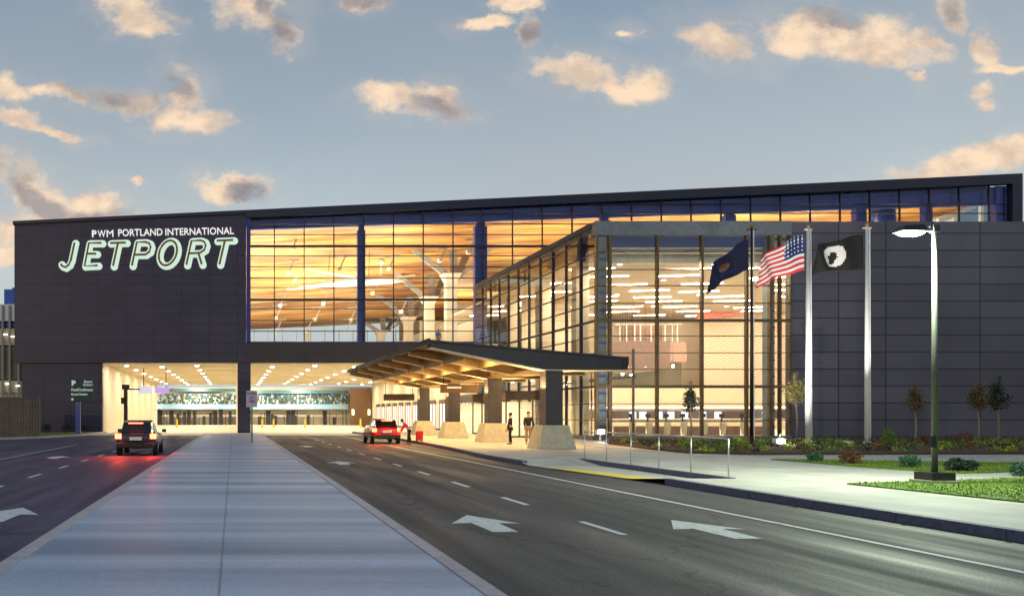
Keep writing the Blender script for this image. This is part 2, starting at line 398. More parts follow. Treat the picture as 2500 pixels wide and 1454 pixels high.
# left edge of the left road: verge
struct(MB().prism([(-60, 40), (-34, 40), (-17, 58), (-14.2, 63), (-12.6, 70), (-12.2, 81), (-60, 81)], 0, .12).build('verge_ground', 'lawn'))
kb = MB(); Lk = [(-34, 40), (-17, 58), (-14.2, 63), (-12.6, 70), (-12.2, 81)]
for a, b in zip(Lk, Lk[1:]): kb.prism([(a[0], a[1]), (a[0]+.25, a[1]), (b[0]+.25, b[1]), (b[0], b[1])], 0, .16)
struct(kb.build('verge_kerb', 'kerb'))
# gutter grime along the kerb
gm = MB()
for k in range(140):
    y = random.uniform(3, 60); x = kx(y)-random.uniform(.02, .22)**1.0; r_ = random.uniform(.01, .035); n = 5
    gm.add([(x+r_*random.uniform(.6, 1.3)*math.cos(6.28*q/n), y+r_*2*math.sin(6.28*q/n), .006) for q in range(n)]+[(x, y, .006+r_*.5)], [(q, (q+1) % n, n) for q in range(n)])
tag(gm.build('gutter_debris', 'mulch'), 'scattered leaf litter and grit in the gutter along the right kerb', 'debris', kind='stuff')
# lane markings
mk = MB(); zz = .005
for k in range(-3, 12):
    y0 = 12.5+4.13*k
    if k >= 0: mk.quad((5.62, y0, zz), (5.74, y0, zz), (5.74, y0+1.55, zz), (5.62, y0+1.55, zz))
    mk.quad((-5.72, y0+3, zz), (-5.6, y0+3, zz), (-5.6, y0+4.5, zz), (-5.72, y0+4.5, zz))
mk.quad((8.7, -25, zz), (8.81, -25, zz), (8.81, 70, zz), (8.7, 70, zz))
mk.quad((-9.1, -25, zz), (-9.0, -25, zz), (-9.0, 50, zz), (-9.1, 50, zz))
def arrow(cx, y, s=1.0):
    pts = [(-.19, 0), (.19, 0), (.22, 1.05), (.55, 1.0), (0, 2.15), (-.55, 1.0), (-.22, 1.05)]
    mk.add([(cx+a*s, y+b*s, zz) for a, b in pts], [(0, 1, 2, 6), (2, 3, 4), (2, 4, 6), (4, 5, 6)])
arrow(4.05, 12.8); arrow(7.25, 12.1); arrow(3.9, 30.0); arrow(4.0, 46); arrow(-3.95, 14.0); arrow(-4.0, 38)
arrow(-7.2, 34)
struct(mk.build('road_markings', 'line'))
# lawns and bed
def lawn(pts, h=.03): return struct(MB().prism(pts, .152, .152+h).build('lawn', 'lawn'))
L1 = [(14.05, 19.7), (14.3, 15.6), (14.6, 6), (70, 6), (70, 33.0), (24.0, 22.7), (18.9, 21.15)]
L2 = [(19.0, 30.4), (19.0, 26), (19.6, 23.2), (24, 24.6), (70, 36.5), (70, 40), (45, 33), (25, 28.2)]
lawn(L1); lawn(L2)
BED = [(20.3, 46.5), (19.0, 39.5), (18.6, 35.4), (20.5, 34), (35, 34.5), (70, 41), (70, 53.5), (22.8, 53.5)]
struct(MB().prism(BED, .152, .26).build('planting_bed_ground', 'mulch'))

def inside(x, y, poly):
    c = False; n = len(poly)
    for i in range(n):
        (x1, y1), (x2, y2) = poly[i], poly[(i+1) % n]
        if (y1 > y) != (y2 > y) and x < (x2-x1)*(y-y1)/(y2-y1)+x1: c = not c
    return c
g = MB()
for poly_, cnt, ymax in ((L1, 42000, 30), (L2, 14000, 36)):
    k = 0
    while k < cnt:
        x = random.uniform(13.8, 34); y = random.uniform(9, ymax)
        if not inside(x, y, poly_): continue
        x += random.gauss(0, .035); y += random.gauss(0, .05)
        k += 1; a = random.uniform(0, 6.28); w = random.uniform(.008, .016); h = random.uniform(.02, .065)*random.uniform(.6, 1.15); t = random.uniform(-.03, .03); t2 = random.uniform(-.03, .03)
        dx, dy = math.cos(a)*w, math.sin(a)*w
        g.add([(x-dx, y-dy, .18), (x+dx, y+dy, .18), (x+t, y+t2, .18+h)], [(0, 1, 2)])
tag(g.build('grass', 'blade'), 'short mown green grass covering the lawns beside the pavement', 'grass', kind='stuff')

# ------------------------------------------------------------------ TERMINAL
YF = 81.0
def roofz(X): return 19.87+.0473*(X+20.63)
XL, XR = -20.63, 74.05
T = thing('terminal_building', (26, YF, 0), 'large dark clad airport terminal with sloping roof and long glazed upper front', 'building')
w = MB(); w.wallpoly([(XL, 6.61), (1.2, 6.61), (1.2, roofz(1.2)-.3), (XL, roofz(XL)-.3)], YF, YF+.6)
w.box(XL, XL+.5, YF+.6, 140, 6.61, 18.9)
w.build('upper_cladding', 'panel_left', T)
MB().box(-20.0, -12.4, YF+.35, YF+1, 0, 6.6).build('ground_floor_wall', 'panel_left', T)
MB().box(-13.0, -12.4, YF+1.002, 140, 0, 6.6).build('underpass_wall', 'cream', T)
MB().box(1.2, 22.6, YF, YF+.5, 6.61, 8.5).build('spandrel_panel', 'spandrel', T)
rf = MB(); rf.wallpoly([(XL-.1, roofz(XL)-.3), (1.2, roofz(1.2)-.3), (1.2, roofz(1.2)-.7), (XR-.9, roofz(XR)-.95), (XR-.9, 13.8), (XR+.05, 13.8), (XR+.05, roofz(XR)+.02), (XL-.1, roofz(XL)+.02)], YF-.25, YF+.45)
rf.build('roof_fascia', 'panel_plain', T)
def backz(X): return 15.5+.0473*(X-1)    # ceiling height at the back wall
rs = MB(); rs.add([(XL, YF+.46, roofz(XL)-.05), (XR, YF+.46, roofz(XR)-.05), (XR, 141, backz(XR)+1), (XL, 141, backz(XL)+1)], [(0, 1, 2, 3)])
rs.build('roof', 'panel_plain', T)
c = MB(); c.add([(.6, YF+.5, roofz(0)-1.3), (XR, YF+.5, roofz(XR)-1.3), (XR, 140, backz(XR)), (.6, 140, backz(0))], [(3, 2, 1, 0)])
c.build('timber_ceiling', 'wood', T)
# soffit of the bridge and upper floor
MB().box(XL+.5, 22.6, YF+.6, 140, 6.6, 6.75).build('soffit', 'soffit', T)
MB().box(.6, 27, YF+.6, 140, 8.3, 8.46).build('upper_floor', 'pale_floor', T)
MB().box(.6, .9, YF+.7, 140, 8.47, 19.5).build('inner_side_wall', 'white_wall', T)
MB().box(27, 73.4, YF+.6, 140, 12.6, 13.6).build('upper_landing', 'pale_floor', T)
b = MB(); b.box(27, 27.3, 93.2, 139.9, 8.47, 12.5); b.box(25.6, 60, 118, 118.4, 8.47, 14.6); b.box(27.6, 60, 108, 108.4, 13.62, 15.6); b.box(29.6, 60, 100, 100.4, 13.62, 16.9)
b.build('core_wall', 'white_wall', T)
# glazing of the upper front
def wtop(X): return roofz(X)-.72-.0027*(X)
gl = MB(); gl.wallpoly([(1.3, 8.55), (22.6, 8.55), (22.6, 13.9), (XR-1, 13.9), (XR-1, wtop(XR)), (1.3, wtop(1.3))], YF+.24, YF+.26)
win = gl.build('upper_window', 'glass', T)
mu = MB()
for k in range(-1, 25):
    X = 3.86+2.81*k
    if X < 1.3 or X > XR-1: continue
    mu.box(X-.045, X+.045, YF+.12, YF+.3, 8.55 if X < 22.6 else 13.82, wtop(X)+.05)
for z in (18.7, 17.6, 16.7, 15.67, 14.6, 13.7, 12.55, 11.66, 10.6, 9.6, 19.7, 20.7, 21.6):
    t = .11 if z in (17.6, 12.55) else .035
    x1 = 22.6 if z < 13.9 else XR-1
    x0 = max(1.3, (z-wtop(0))/.0446+.3) if z > wtop(1.3) else 1.3
    mu.box(x0, x1, YF+.1, YF+.29, z-t, z+t)
mu.build('window_mullions', 'mullion', win)
b = MB(); b.wallpoly([(1.3, wtop(1.3)-.08), (XR-.9, wtop(XR)-.08), (XR-.9, wtop(XR)-1.75), (25, wtop(25)-1.15), (1.3, wtop(1.3)-.95)][::-1], YF+.6, YF+1.1)
b.box(1.22, 1.62, YF-.02, YF+.22, 8.5, wtop(1.3)); b.box(72.2, 73.1, YF+.4, YF+1.2, 13.8, wtop(72)); b.box(1.22, 22.6, YF-.02, YF+.22, 8.5, 8.6)
b.build('blue_header_beam', 'blue_steel', T)
for X, ww in ((12.15, .75), (23.5, 1.15), (35.3, 1.0), (47.2, 1.0), (59.6, 1.0), (66, .7)):
    b = MB(); zt = wtop(X)-1.2 if X > 15 else wtop(X)-1.1
    b.box(X-ww/2, X+ww/2, YF+.62, YF+1.3, 8.47 if X < 25 else 13.62, zt-.35); b.box(X-ww/3, X+ww/3, YF+.65, YF+1.2, zt-.35, zt+.3)
    b.build('blue_column', 'blue_steel', T)
# round duct on the right end
b = MB().tube([P(2155, 545, 83.5), P(2155, 505, 83.5)], 1.05, 20); b.build('roof_duct', 'blue_steel', T, smooth=True)
b = MB(); b.beam(P(2290, 540, 88), P(2425, 482, 88), .3, .5); b.beam(P(2330, 560, 90), P(2330, 525, 90), .3, .3); b.beam(P(2395, 560, 90), P(2395, 500, 90), .3, .3)
b.build('stair_stringer', 'white_paint', T)
MB().box(PX(2340, 92), PX(2440, 92), 92, 92.2, 13.8, PZ(495, 92)).build('blue_partition', 'paleblue', T)
# rear glazing of the upper hall
b = MB()
for k in range(0, 12): b.box(1+2.3*k, 1.12+2.3*k, 139.6, 139.9, 8.5, 15.6)
b.box(.9, 27, 139.6, 139.9, 12.9, 13.02)
b.box(PX(744, 139), PX(754, 139), 138.4, 138.7, 8.47, 15.3, 0)
b.build('rear_window_frame', 'white_paint', T)
MB().box(XL, -2, 139.95, 140.2, 6.6, 17).build('rear_wall', 'beige', T); MB().box(27, XR, 139.95, 140.2, 0.3, 19).build('rear_wall', 'beige', T)
# tree columns
for i, (Y, px, top) in enumerate(((95, 1100, 677), (106, 1047, 732), (118.6, 997, 780), (135, 930, 812))):
    X = PX(px, Y); zc = PZ(top, Y); hw = .58
    o = MB(); o.box(X-hw, X+hw, Y-.6, Y+.6, 8.47, zc-.6)
    o.add([(X+sx*a, Y+sy*bb, z) for z, a, bb in ((zc-.6, hw, .6), (zc+.35, hw*1.75, .95)) for sx, sy in ((-1, -1), (1, -1), (1, 1), (-1, 1))],
          [(0, 1, 5, 4), (1, 2, 6, 5), (2, 3, 7, 6), (3, 0, 4, 7), (4, 5, 6, 7)])
    tc_ = o.build('tree_column', 'white_wall', T)
    for dx, dy in ((-3.2, -1.5), (3.0, -1.5), (-1.9, 2.0), (1.8, 2.0), (.3, -.2)):
        zt = roofz(X)-1.35-(roofz(X)-1.3-backz(X))*((Y+dy-YF)/59.)
        br = MB(); br.add([Vector((X+dx*.25, Y+dy*.25, zc+.1)), Vector((X+dx*.25+.75, Y+dy*.25, zc+.3)), Vector((X+dx*1.35+.25, Y+dy, zt)), Vector((X+dx*1.35-.6, Y+dy, zt))]+
               [Vector((X+dx*.25, Y+dy*.25+.3, zc+.1)), Vector((X+dx*.25+.75, Y+dy*.25+.3, zc+.3)), Vector((X+dx*1.35+.25, Y+dy+.3, zt)), Vector((X+dx*1.35-.6, Y+dy+.3, zt))],
               [(0, 1, 2, 3), (7, 6, 5, 4), (0, 4, 5, 1), (1, 5, 6, 2), (2, 6, 7, 3), (3, 7, 4, 0)])
        br.build('branch', 'branch_grey', tc_)
# ceiling struts with spot fittings
for px, py, Y in ((585, 0, 0),):
    pass
for (px, py, Y) in ((710, 650, 92), (690, 730, 104), (680, 760, 112), (795, 725, 104), (775, 765, 112), (720, 590, 87), (835, 640, 92), (850, 795, 125), (755, 792, 125), (680, 795, 125), (955, 640, 92), (915, 700, 104), (1080, 620, 89), (985, 745, 104), (965, 790, 118), (1150, 600, 87), (862, 765, 112)):
    a = P(px-6, py+16, Y); d = P(px+8, py-14, Y)
    o = MB(); o.beam(a, d, .22, .14); o.beam(P(px-14, py-14, Y), P(px+20, py-17, Y), .14, .14)
    s_ = o.build('roof_strut', 'light_steel', T)
    o = MB(); o.box(a.x-.2, a.x+.2, Y-.3, Y+.3, a.z-.15, a.z+.2); o.build('fitting', 'white_paint', s_)
# white winged form hanging in the hall, modelled from an unclear outline
Yh = 93
HA = thing('hanging_winged_shape', P(860, 690, Yh), 'white winged shape hanging below the timber ceiling behind the big window', 'sculpture')
MB().tube([P(700, 706, Yh), P(740, 700, Yh), P(820, 692, Yh), P(900, 685, Yh), P(960, 684, Yh), P(985, 686, Yh)], [.08, .25, .42, .5, .35, .06], 14).build('fuselage', 'white_paint', HA, smooth=True)
def plank(a, b, w0, w1, t=.2):
    a, b = Vector(a), Vector(b); o = MB()
    o.add([a+Vector((0, -w0, -t)), a+Vector((.5, w0, t)), b+Vector((.3, w1, t)), b+Vector((0, -w1, -t))]+[a+Vector((0, -w0, .12-t)), a+Vector((.5, w0, t+.12)), b+Vector((.3, w1, t+.12)), b+Vector((0, -w1, .12-t))],
          [(0, 1, 2, 3), (7, 6, 5, 4), (0, 4, 5, 1), (1, 5, 6, 2), (2, 6, 7, 3), (3, 7, 4, 0)]); return o
plank(P(738, 657, Yh-3), P(885, 683, Yh), 1.1, 1.8, .16).build('wing', 'white_paint', HA)
plank(P(888, 688, Yh), P(1010, 672, Yh+3), 1.5, .8, .16).build('wing', 'white_paint', HA)
plank(P(712, 690, Yh), P(722, 672, Yh), .5, .3).build('tail_fin', 'white_paint', HA)
o = MB(); o.beam(P(931, 640, Yh), P(928, 676, Yh), .22, .22); o.ball(P(932, 638, Yh), .35); o.build('pylon', 'white_paint', HA)
for a, b_ in (((800, 690), (805, 620)), ((900, 684), (902, 605))):
    MB().tube([P(*a, Yh), P(b_[0], b_[1], Yh)], .03, 6).build('cable', 'dark', HA)

# underpass piers
for (Y, x0, x1) in ((YF+.1, .39, 1.62), (104, .39, 1.62), (128, .39, 1.62)):
    b = MB().box(x0, x1, Y, Y+1.3, 0.004, 6.6); b.build('pier', 'panel_left' if Y < 90 else 'cream', T)

# ------------------------------------------------------------------ TICKET HALL (front block)
YH = 53.8; ZT = 13.8; XG0, XG1 = 22.7, 34.9
MB().box(XG1, 92, YH, YH+.6, .0, ZT).box(92-.6, 92, YH+.62, YF-.3, 0, ZT).build('block_cladding', 'panel_right', T)
MB().box(XG0-.02, 92, YH+.62, YF-.3, 13.25, ZT-.02).build('block_roof', 'panel_plain', T)
MB().box(XG0-.06, XG1-.01, YH-.06, YH+.6, 12.95, ZT+.02).build('hall_header', 'grey_steel', T)
MB().box(XG0+.7, XG1-.6, YH+.9, YH+1.4, 12.35, 13.2).build('hall_blue_beam', 'blue_steel', T)
b = MB()
for i, z in enumerate((12.25, 11.85)): b.box(XG0+1, XG1+4, YH+2+i*1.6, YH+2.5+i*1.6, z, z+.75)
b.build('hall_bulkhead', 'white_wall', T)
MB().box(XG0+.3, 62, YH+5, 93, 12.1, 12.22).build('hall_ceiling', 'beige', T)
MB().box(XG0, 62, YH+.2, 93, .15, .3).build('hall_floor', 'pale_floor', T)
MB().box(XG0-.06, XG1, YH-.1, YH+.2, .151, .42).box(XG0-.1, XG0+.2, YH+.2, 59.6, .151, .42).build('hall_kerb_wall', 'grey_steel', T)
# front glass
gl = MB().box(XG0, XG1, YH+.08, YH+.1, .42, 12.94); wf = gl.build('hall_window', 'glass_side', T)
rows = (1.39, 2.42, 3.49, 4.57, 5.6, 6.65, 7.62, 8.7, 9.8, 10.8, 11.9)
mu = MB()
for X, w_ in ((XG0+.03, .06), (23.55, .09), (26.52, .07), (29.32, .07), (32.12, .07), (33.6, .08), (34.2, .06), (34.85, .05)):
    mu.box(X-w_, X+w_, YH-.06, YH+.2, .42, 12.94)
for z in rows:
    t = .09 if z in (3.49, 7.62) else .025
    mu.box(XG0, XG1-.02, YH-.04, YH+.18, z-t, z+t)
mu.build('window_mullions', 'mullion_bronze', wf)
# side glass
gl = MB().box(XG0+.0, XG0+.02, YH+.2, YF-.3, .42, ZT-.15); ws = gl.build('hall_side_window', 'glass_side', T)
mu = MB()
for k in range(1, 11):
    Y = YH+k*2.46; mu.box(XG0-.06, XG0+.14, Y-.045, Y+.045, .42, ZT-.2)
for z in rows+(12.9,):
    t = .06 if z in (3.49, 7.62) else .022
    mu.box(XG0-.05, XG0+.12, YH+.2, YF-.3, z-t, z+t)
mu.build('window_mullions', 'mullion', ws)
MB().box(XG0-.12, XG0+.3, YH+.6, YF-.3, ZT-.3, ZT+.05).build('hall_side_parapet', 'mullion', T)
for X0, X1, Y0 in ((22.95, 23.45, YH+.25), (33.75, 34.1, YH+.4)):
    o = MB().box(X0, X1, Y0, Y0+.7, .3, 12.9)
    cc = o.build('corner_column', 'grey_steel', T)
    o = MB()
    for z in rows: MB().box(X0+.02, X1-.02, Y0-.06, Y0-.005, z-.5, z-.35).build('bracket', 'blue_steel', cc)
for Y in (60.2, 67.5, 74.8):
    MB().box(24.0, 24.9, Y, Y+.9, .3, 12.1).build('hall_column', 'beige', T)
    b = MB()
    for z in (1.5, 4, 6.5, 9): b.box(23.98, 24.92, Y-.03, Y-.001, z, z+.05)
# stair and inner screens behind side glass
b = MB()
for k in range(7): b.box(26+.02*k, 26.12, 56+k*3.3, 56.14+k*3.3, .3, 6.0)
b.box(25.95, 26.2, 56, 78, 4.1, 4.3); b.build('inner_screen_frame', 'mullion_bronze', T)
MB().box(26.5, 31, 79, 79.3, .3, 12.1).build('hall_end_wall', 'beige', T)
b = MB().box(27.5, 32.5, 64, 64.25, 5.3, 7.2); b.box(27.5, 32.5, 64, 70, 5.1, 5.28); b.build('mezzanine', 'pinkbrown', T)
# back wall of hall
YB = 92.4
b = MB().box(31, 62, YB, YB+.3, .3, 12.1); b.build('hall_back_wall', 'beige', T)
MB().box(PX(1713, 88), 62, 88, 88.3, 4.6, PZ(735, 88)).build('zigzag_wall', 'zigzag', T)
MB().wallpoly([(PX(1700, 87.6), PZ(782, 87.6)), (PX(1700, 87.6), PZ(752, 87.6)), (PX(1880, 87.6), PZ(705, 87.6)), (62, PZ(700, 87.6)), (62, PZ(728, 87.6)), (PX(1713, 87.6), PZ(782, 87.6))], 87.2, 87.6).build('coral_soffit', 'redpaint', T)
MB().box(PX(1500, 88), PX(1664, 88), 87, 87.4, PZ(883, 87), PZ(835, 87)).build('mezzanine_parapet', 'pinkbrown', T)
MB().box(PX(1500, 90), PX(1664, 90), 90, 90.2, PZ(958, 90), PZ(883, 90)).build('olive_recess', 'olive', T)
b = MB()
for px in (1512, 1528, 1548, 1562, 1588, 1604, 1622, 1640, 1652): b.box(PX(px, 87.2), PX(px, 87.2)+.09, 87.1, 87.2, PZ(835, 87), PZ(792, 87))
b.box(PX(1500, 87.2), PX(1664, 87.2), 87.08, 87.21, PZ(792, 87), PZ(790, 87))
b.build('mezzanine_railing', 'white_paint', T)
MB().box(PX(1530, 90), PX(1620, 90), 90.3, 90.5, PZ(835, 90), PZ(790, 90)).build('pink_partition', 'pinkbrown', T)
# check-in counter
CT = thing('check_in_counter', (36, 84, .3), 'long beige check-in counter under a lit bulkhead at the back of the glazed hall', 'counter')
MB().box(27.5, 60, 83.6, 85, .3, 1.35).build('desk', 'beige', CT)
MB().box(27.5, 60, 86.4, 86.7, .3, 2.1).build('back_panel', 'pinkbrown', CT)
MB().box(27.5, 60, 83.2, 86.3, 2.55, 4.4).build('bulkhead', 'beige', CT)
MB().box(27.5, 60, 83.15, 83.6, 2.32, 2.5).build('light_strip', emis('bulkhead_strip', (1, .85, .6), 2.5), CT)
for px in (1544, 1569, 1608, 1637, 1671, 1715, 1752, 1868, 1880):
    MB().box(PX(px-8, 85.6), PX(px+8, 85.6), 85.5, 85.6, PZ(1021, 85.6), PZ(1004, 85.6)).build('monitor', 'screen', CT)
# kiosk desks in hall
def kiosk():
    t = thing('kiosk_desk', (0, 0, .3), 'dark self-service desk with cream end panels', 'desk', 'self-service desks along the hall window')
    MB().box(-.75, .75, -.3, .3, 1.22, 1.3).build('top', 'dark', t)
    MB().box(-.7, .2, -.25, .2, .3, .94).build('cabinet', 'pinkbrown', t)
    MB().add([(.22, -.28, 1.2), (.68, -.28, 1.2), (.6, -.28, .35), (.32, -.28, .35), (.22, -.2, 1.2), (.68, -.2, 1.2), (.6, -.2, .35), (.32, -.2, .35)], [(0, 3, 2, 1), (4, 5, 6, 7), (0, 1, 5, 4), (1, 2, 6, 5), (2, 3, 7, 6), (3, 0, 4, 7)]).build('end_panel', 'cream', t)
    MB().box(.4, .5, -.05, .0, 1.3, 1.75).box(.28, .62, -.08, -.02, 1.55, 1.8).build('display', 'dark', t)
    return t
k0 = kiosk(); X = 24.9; i = 0
for px in (1525, 1565, 1610, 1650, 1700, 1745, 1795, 1850):
    o = k0 if i == 0 else copy_tree(k0); o.location = (PX(px, 60), 60.0, .3)
    o['label'] = ('dark self-service desk with cream end panel, %s along the hall window' % ('leftmost', 'second from the left', 'third from the left', 'fourth from the left', 'fourth from the right', 'third from the right', 'second from the right', 'rightmost')[i]); i += 1
# hall ceiling light bars
def bar():
    o = MB().box(-1.5, 1.5, -.05, .05, -.03, 0).build('ceiling_light_bar', 'bar'); return tag(o, 'slim linear light glowing on the beige hall ceiling', 'ceiling light', 'linear lights scattered on the hall ceiling')
b0 = bar(); n = 0
for j in range(9):
    Y = 61+j*3.6
    for k in range(6):
        X = 25.6+k*6.0+(2.3 if j % 2 else 0)+random.uniform(-.8, .8)
        if X > 60: continue
        o = b0 if n == 0 else copy_tree(b0); o.location = (X, Y+random.uniform(-.6, .6), 12.08); o.rotation_euler.z = R(-14); n += 1
for i, (X, Y) in enumerate([(x_, y_) for x_ in (26.5, 33, 40, 47, 54) for y_ in (59, 66, 74, 82)]):  # downlights added to brighten the hall beyond its light bars
    if X < 27 and Y > 80: continue
    t = thing('hall_fill_downlight', (X, Y, 12.08), 'round fill downlight added to the beige ceiling of the glazed hall', 'light', 'fill downlights added to the hall ceiling')
    MB().tube([(X, Y, 12.098), (X, Y, 12.03)], .2, 12).build('rim', 'white_paint', t); MB().tube([(X, Y, 12.028), (X, Y, 12.01)], .15, 12).build('lens', 'lamp', t)
    light('AREA', (X, Y, 12.0), 620, (1, .87, .64), .28, name='hall_fill_lamp')
# pendant cluster
for i, (px, py) in enumerate(((1532, 895), (1537, 884), (1545, 897), (1527, 903), (1541, 916), (1520, 912), (1576, 892), (1612, 885), (1643, 893), (1515, 922))):
    Y = 80; p = P(px, py, Y)
    t = thing('pendant_lamp', p, 'small round glowing pendant lamp against the olive recess of the hall', 'lamp', 'pendant lamps in the hall')
    MB().ball(p, .13).build('globe', 'lamp', t, smooth=True); MB().tube([p+Vector((0, 0, .13)), (p.x, p.y, 12.1)], .012, 5).build('cord', 'dark', t)

# side vestibules / doors under the canopy
def vestibule(y0, y1, x0, lab):
    t = thing('entrance_vestibule', (x0, y0, .15), lab, 'entrance')
    MB().box(x0, XG0-.08, y0, y0+.15, 2.75, 3.3).box(x0, x0+.15, y0+.152, y1, 2.75, 3.3).box(x0, XG0-.08, y0+.16, y1, 3.3, 3.4).build('header', 'brown_sign', t)
    g_ = MB().box(x0+.05, XG0-.1, y0+.07, y0+.09, .16, 2.74).build('door_glass', 'glass', t)
    f = MB(); w_ = XG0-.1-x0
    for k in range(5): f.box(x0+w_*k/4-.0, x0+w_*k/4+.08, y0, y0+.14, .155, 2.74)
    f.box(x0, XG0-.1, y0+.01, y0+.12, .155, .26); f.build('door_frame', 'mullion_bronze', g_)
    MB().box(x0+.2, XG0-.3, y1-.4, y1-.3, .16, 2.7).build('inner_wall', 'white_wall', t)
    return t
vestibule(59.7, 65, 18.9, 'glazed entrance box with a brown header behind the two standing people')
vestibule(70.5, 76, 19.6, 'glazed entrance box with a brown header farther along the pavement, beside the underpass')
light('AREA', (20.8, 62.2, 3.2), 320, WARM, .9, .9, name='vestibule_lamp')
light('AREA', (21.1, 73, 3.2), 320, WARM, .9, .9, name='vestibule_lamp')
# terminal shopfront beyond, under the bridge
b = MB().box(22.62, 22.9, YF-.25, 140, 0.2, 6.6); b.build('shopfront_wall', 'cream', T)
doorglow = emis('lit_shopfront', (.95, .95, 1), .6)
for k in range(12):
    Y = 82+k*4.6; dr = MB().box(22.5, 22.6, Y, Y+2.6, .2, 2.9).build('shopfront_door', doorglow, T)
    b = MB()
    for q in (0, 1.3, 2.6): b.box(22.42, 22.49, Y+q-.06, Y+q+.06, .2, 2.95)
    b.box(22.4, 22.495, Y-.06, Y+2.66, 2.951, 3.35); b.build('door_frame', 'brown_sign', dr)
# hanging brown signs
def hang_sign(px0, px1, py0, py1, Y, lab, txt=False):
    a = P(px0, py1, Y); c = P(px1, py0, Y); t = thing('overhead_sign', ((a.x+c.x)/2, Y, a.z), lab, 'sign')
    MB().box(a.x, c.x, Y, Y+.25, a.z, c.z).build('panel', 'brown_sign', t, bevel=.01)
    MB().tube([(a.x+.2, Y+.12, c.z), (a.x+.2, Y+.12, 5.0 if Y < 70 else 6.6)], .03, 6).tube([(c.x-.2, Y+.12, c.z), (c.x-.2, Y+.12, 4.2 if Y < 70 else 6.6)], .03, 6).build('hanger', 'dark', t)
    if txt:
        for k in range(1): MB().box(a.x+.4, a.x+1.3, Y-.03, Y-.002, (a.z+c.z)/2+.02, (a.z+c.z)/2+.12).build('light_band', 'signback', t)
    return t
hang_sign(1076, 1170, 938, 958, 54.5, 'wide brown sign hanging under the near half of the canopy', True)
hang_sign(937, 1012, 961, 977, 84, 'wide brown sign hanging under the bridge soffit at the far side', False)

# ------------------------------------------------------------------ far building behind the underpass
FB = thing('parking_garage', (0, 142, 0), 'cream and pale blue building seen through the underpass beyond the bridge', 'building')
Y = 142.0
MB().box(-40, 30, Y+3, Y+3.4, 0, 6.4).build('wall', 'cream', FB)
MB().box(-40, PX(850, Y), Y, Y+.3, PZ(998, Y), PZ(986, Y)).build('canopy_band', 'paleblue', FB)
MB().box(PX(405, Y), PX(575, Y), Y-.2, Y, PZ(955, Y), PZ(948, Y)).box(PX(630, Y), PX(850, Y), Y-.2, Y, PZ(960, Y), PZ(952, Y)).build('roof_band', 'teal', FB)
def clutter(name, cols, sc_=(1.6, 1, 1.1)):
    m = bpy.data.materials.new(name); m.use_nodes = True; nt = m.node_tree; N = nt.nodes; L = nt.links; b = N['Principled BSDF']; b.inputs['Roughness'].default_value = .4
    g_ = N.new('ShaderNodeNewGeometry'); mp = N.new('ShaderNodeMapping'); mp.inputs['Scale'].default_value = sc_; L.new(g_.outputs['Position'], mp.inputs[0])
    v = N.new('ShaderNodeTexVoronoi'); v.inputs['Scale'].default_value = 2.6; v.inputs['Randomness'].default_value = 1; L.new(mp.outputs[0], v.inputs['Vector'])
    sp_ = N.new('ShaderNodeSeparateXYZ'); L.new(v.outputs['Color'], sp_.inputs[0])
    r = N.new('ShaderNodeValToRGB'); r.color_ramp.interpolation = 'CONSTANT'; e = r.color_ramp.elements; e[0].color = (*cols[0], 1); e[1].position = 1/len(cols); e[1].color = (*cols[1], 1)
    for q in range(2, len(cols)): k = e.new(q/len(cols)); k.color = (*cols[q], 1)
    L.new(sp_.outputs[0], r.inputs[0]); L.new(r.outputs[0], b.inputs['Base Color']); return m
MB().box(-40, PX(850, Y), Y+.5, Y+.6, PZ(986, Y), PZ(960, Y)).build('upper_window', clutter('busy_glass_front', [(.02, .05, .04), (.03, .09, .06), (.2, .32, .34), (.45, .45, .4), (.02, .02, .03), (.16, .14, .08), (.05, .12, .18), (.02,.03,.03)]), FB)
for px in range(318, 850, 8):
    if random.random() < .72:
        hh = random.uniform(1.2, 2.7); MB().box(PX(px, Y), PX(px, Y)+random.choice((.08, .12, .5)), Y+1, Y+1.1, 0.01, hh).build('door_frame', 'dark', FB)
for px in (385, 412, 455, 520, 534, 650, 700, 712, 790): MB().box(PX(px, Y), PX(px+10, Y), Y+1.2, Y+1.3, .01, 2.4).build('doorway', 'dark', FB)
b = MB().box(PX(851, Y), 22.3, Y-2, Y-1.7, 0, 5.9); b.build('brown_wall', 'brown_sign', FB)
for px in (862, 901):
    MB().tube([P(px, 1012, Y-2.3), P(px, 999, Y-2.3)], .16, 8).build('wall_lamp', emis('sconce', (1, .75, .35), 5), FB)
# left neighbour
NB = thing('neighbouring_building', (-34, 112, 0), 'pale multi-level building with a blue rooftop box at the far left edge', 'building')
Y = 112.0
for (y0, y1, m_, nm) in ((958, 928, 'cream', 'lower_level'), (925, 845, 'olive', 'olive_level'), (842, 800, 'beige', 'middle_level'), (797, 786, 'blue_steel', 'dark_band'), (783, 742, 'white_paint', 'upper_level')):  # levels told apart by colour, the second one olive
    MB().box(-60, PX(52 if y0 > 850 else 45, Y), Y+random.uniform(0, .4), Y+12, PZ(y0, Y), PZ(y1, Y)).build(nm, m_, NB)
MB().box(-60, PX(50, Y), Y+.6, Y+12, 0, PZ(959, Y)).build('base_wall', 'cream', NB)
MB().box(PX(5, Y), PX(45, Y), Y+1, Y+6, PZ(742, Y), PZ(703, Y)).box(PX(20, Y), PX(26, Y), Y+2, Y+3, PZ(703, Y), PZ(696, Y)).build('rooftop_box', mat('bright_blue_box', (.02, .12, .5), .5), NB)
b = MB()
for px in (5, 22, 44): b.box(PX(px, Y), PX(px, Y)+.25, Y-.25, Y-.05, 0, PZ(745, Y))
b.build('column', 'grey_steel', NB)
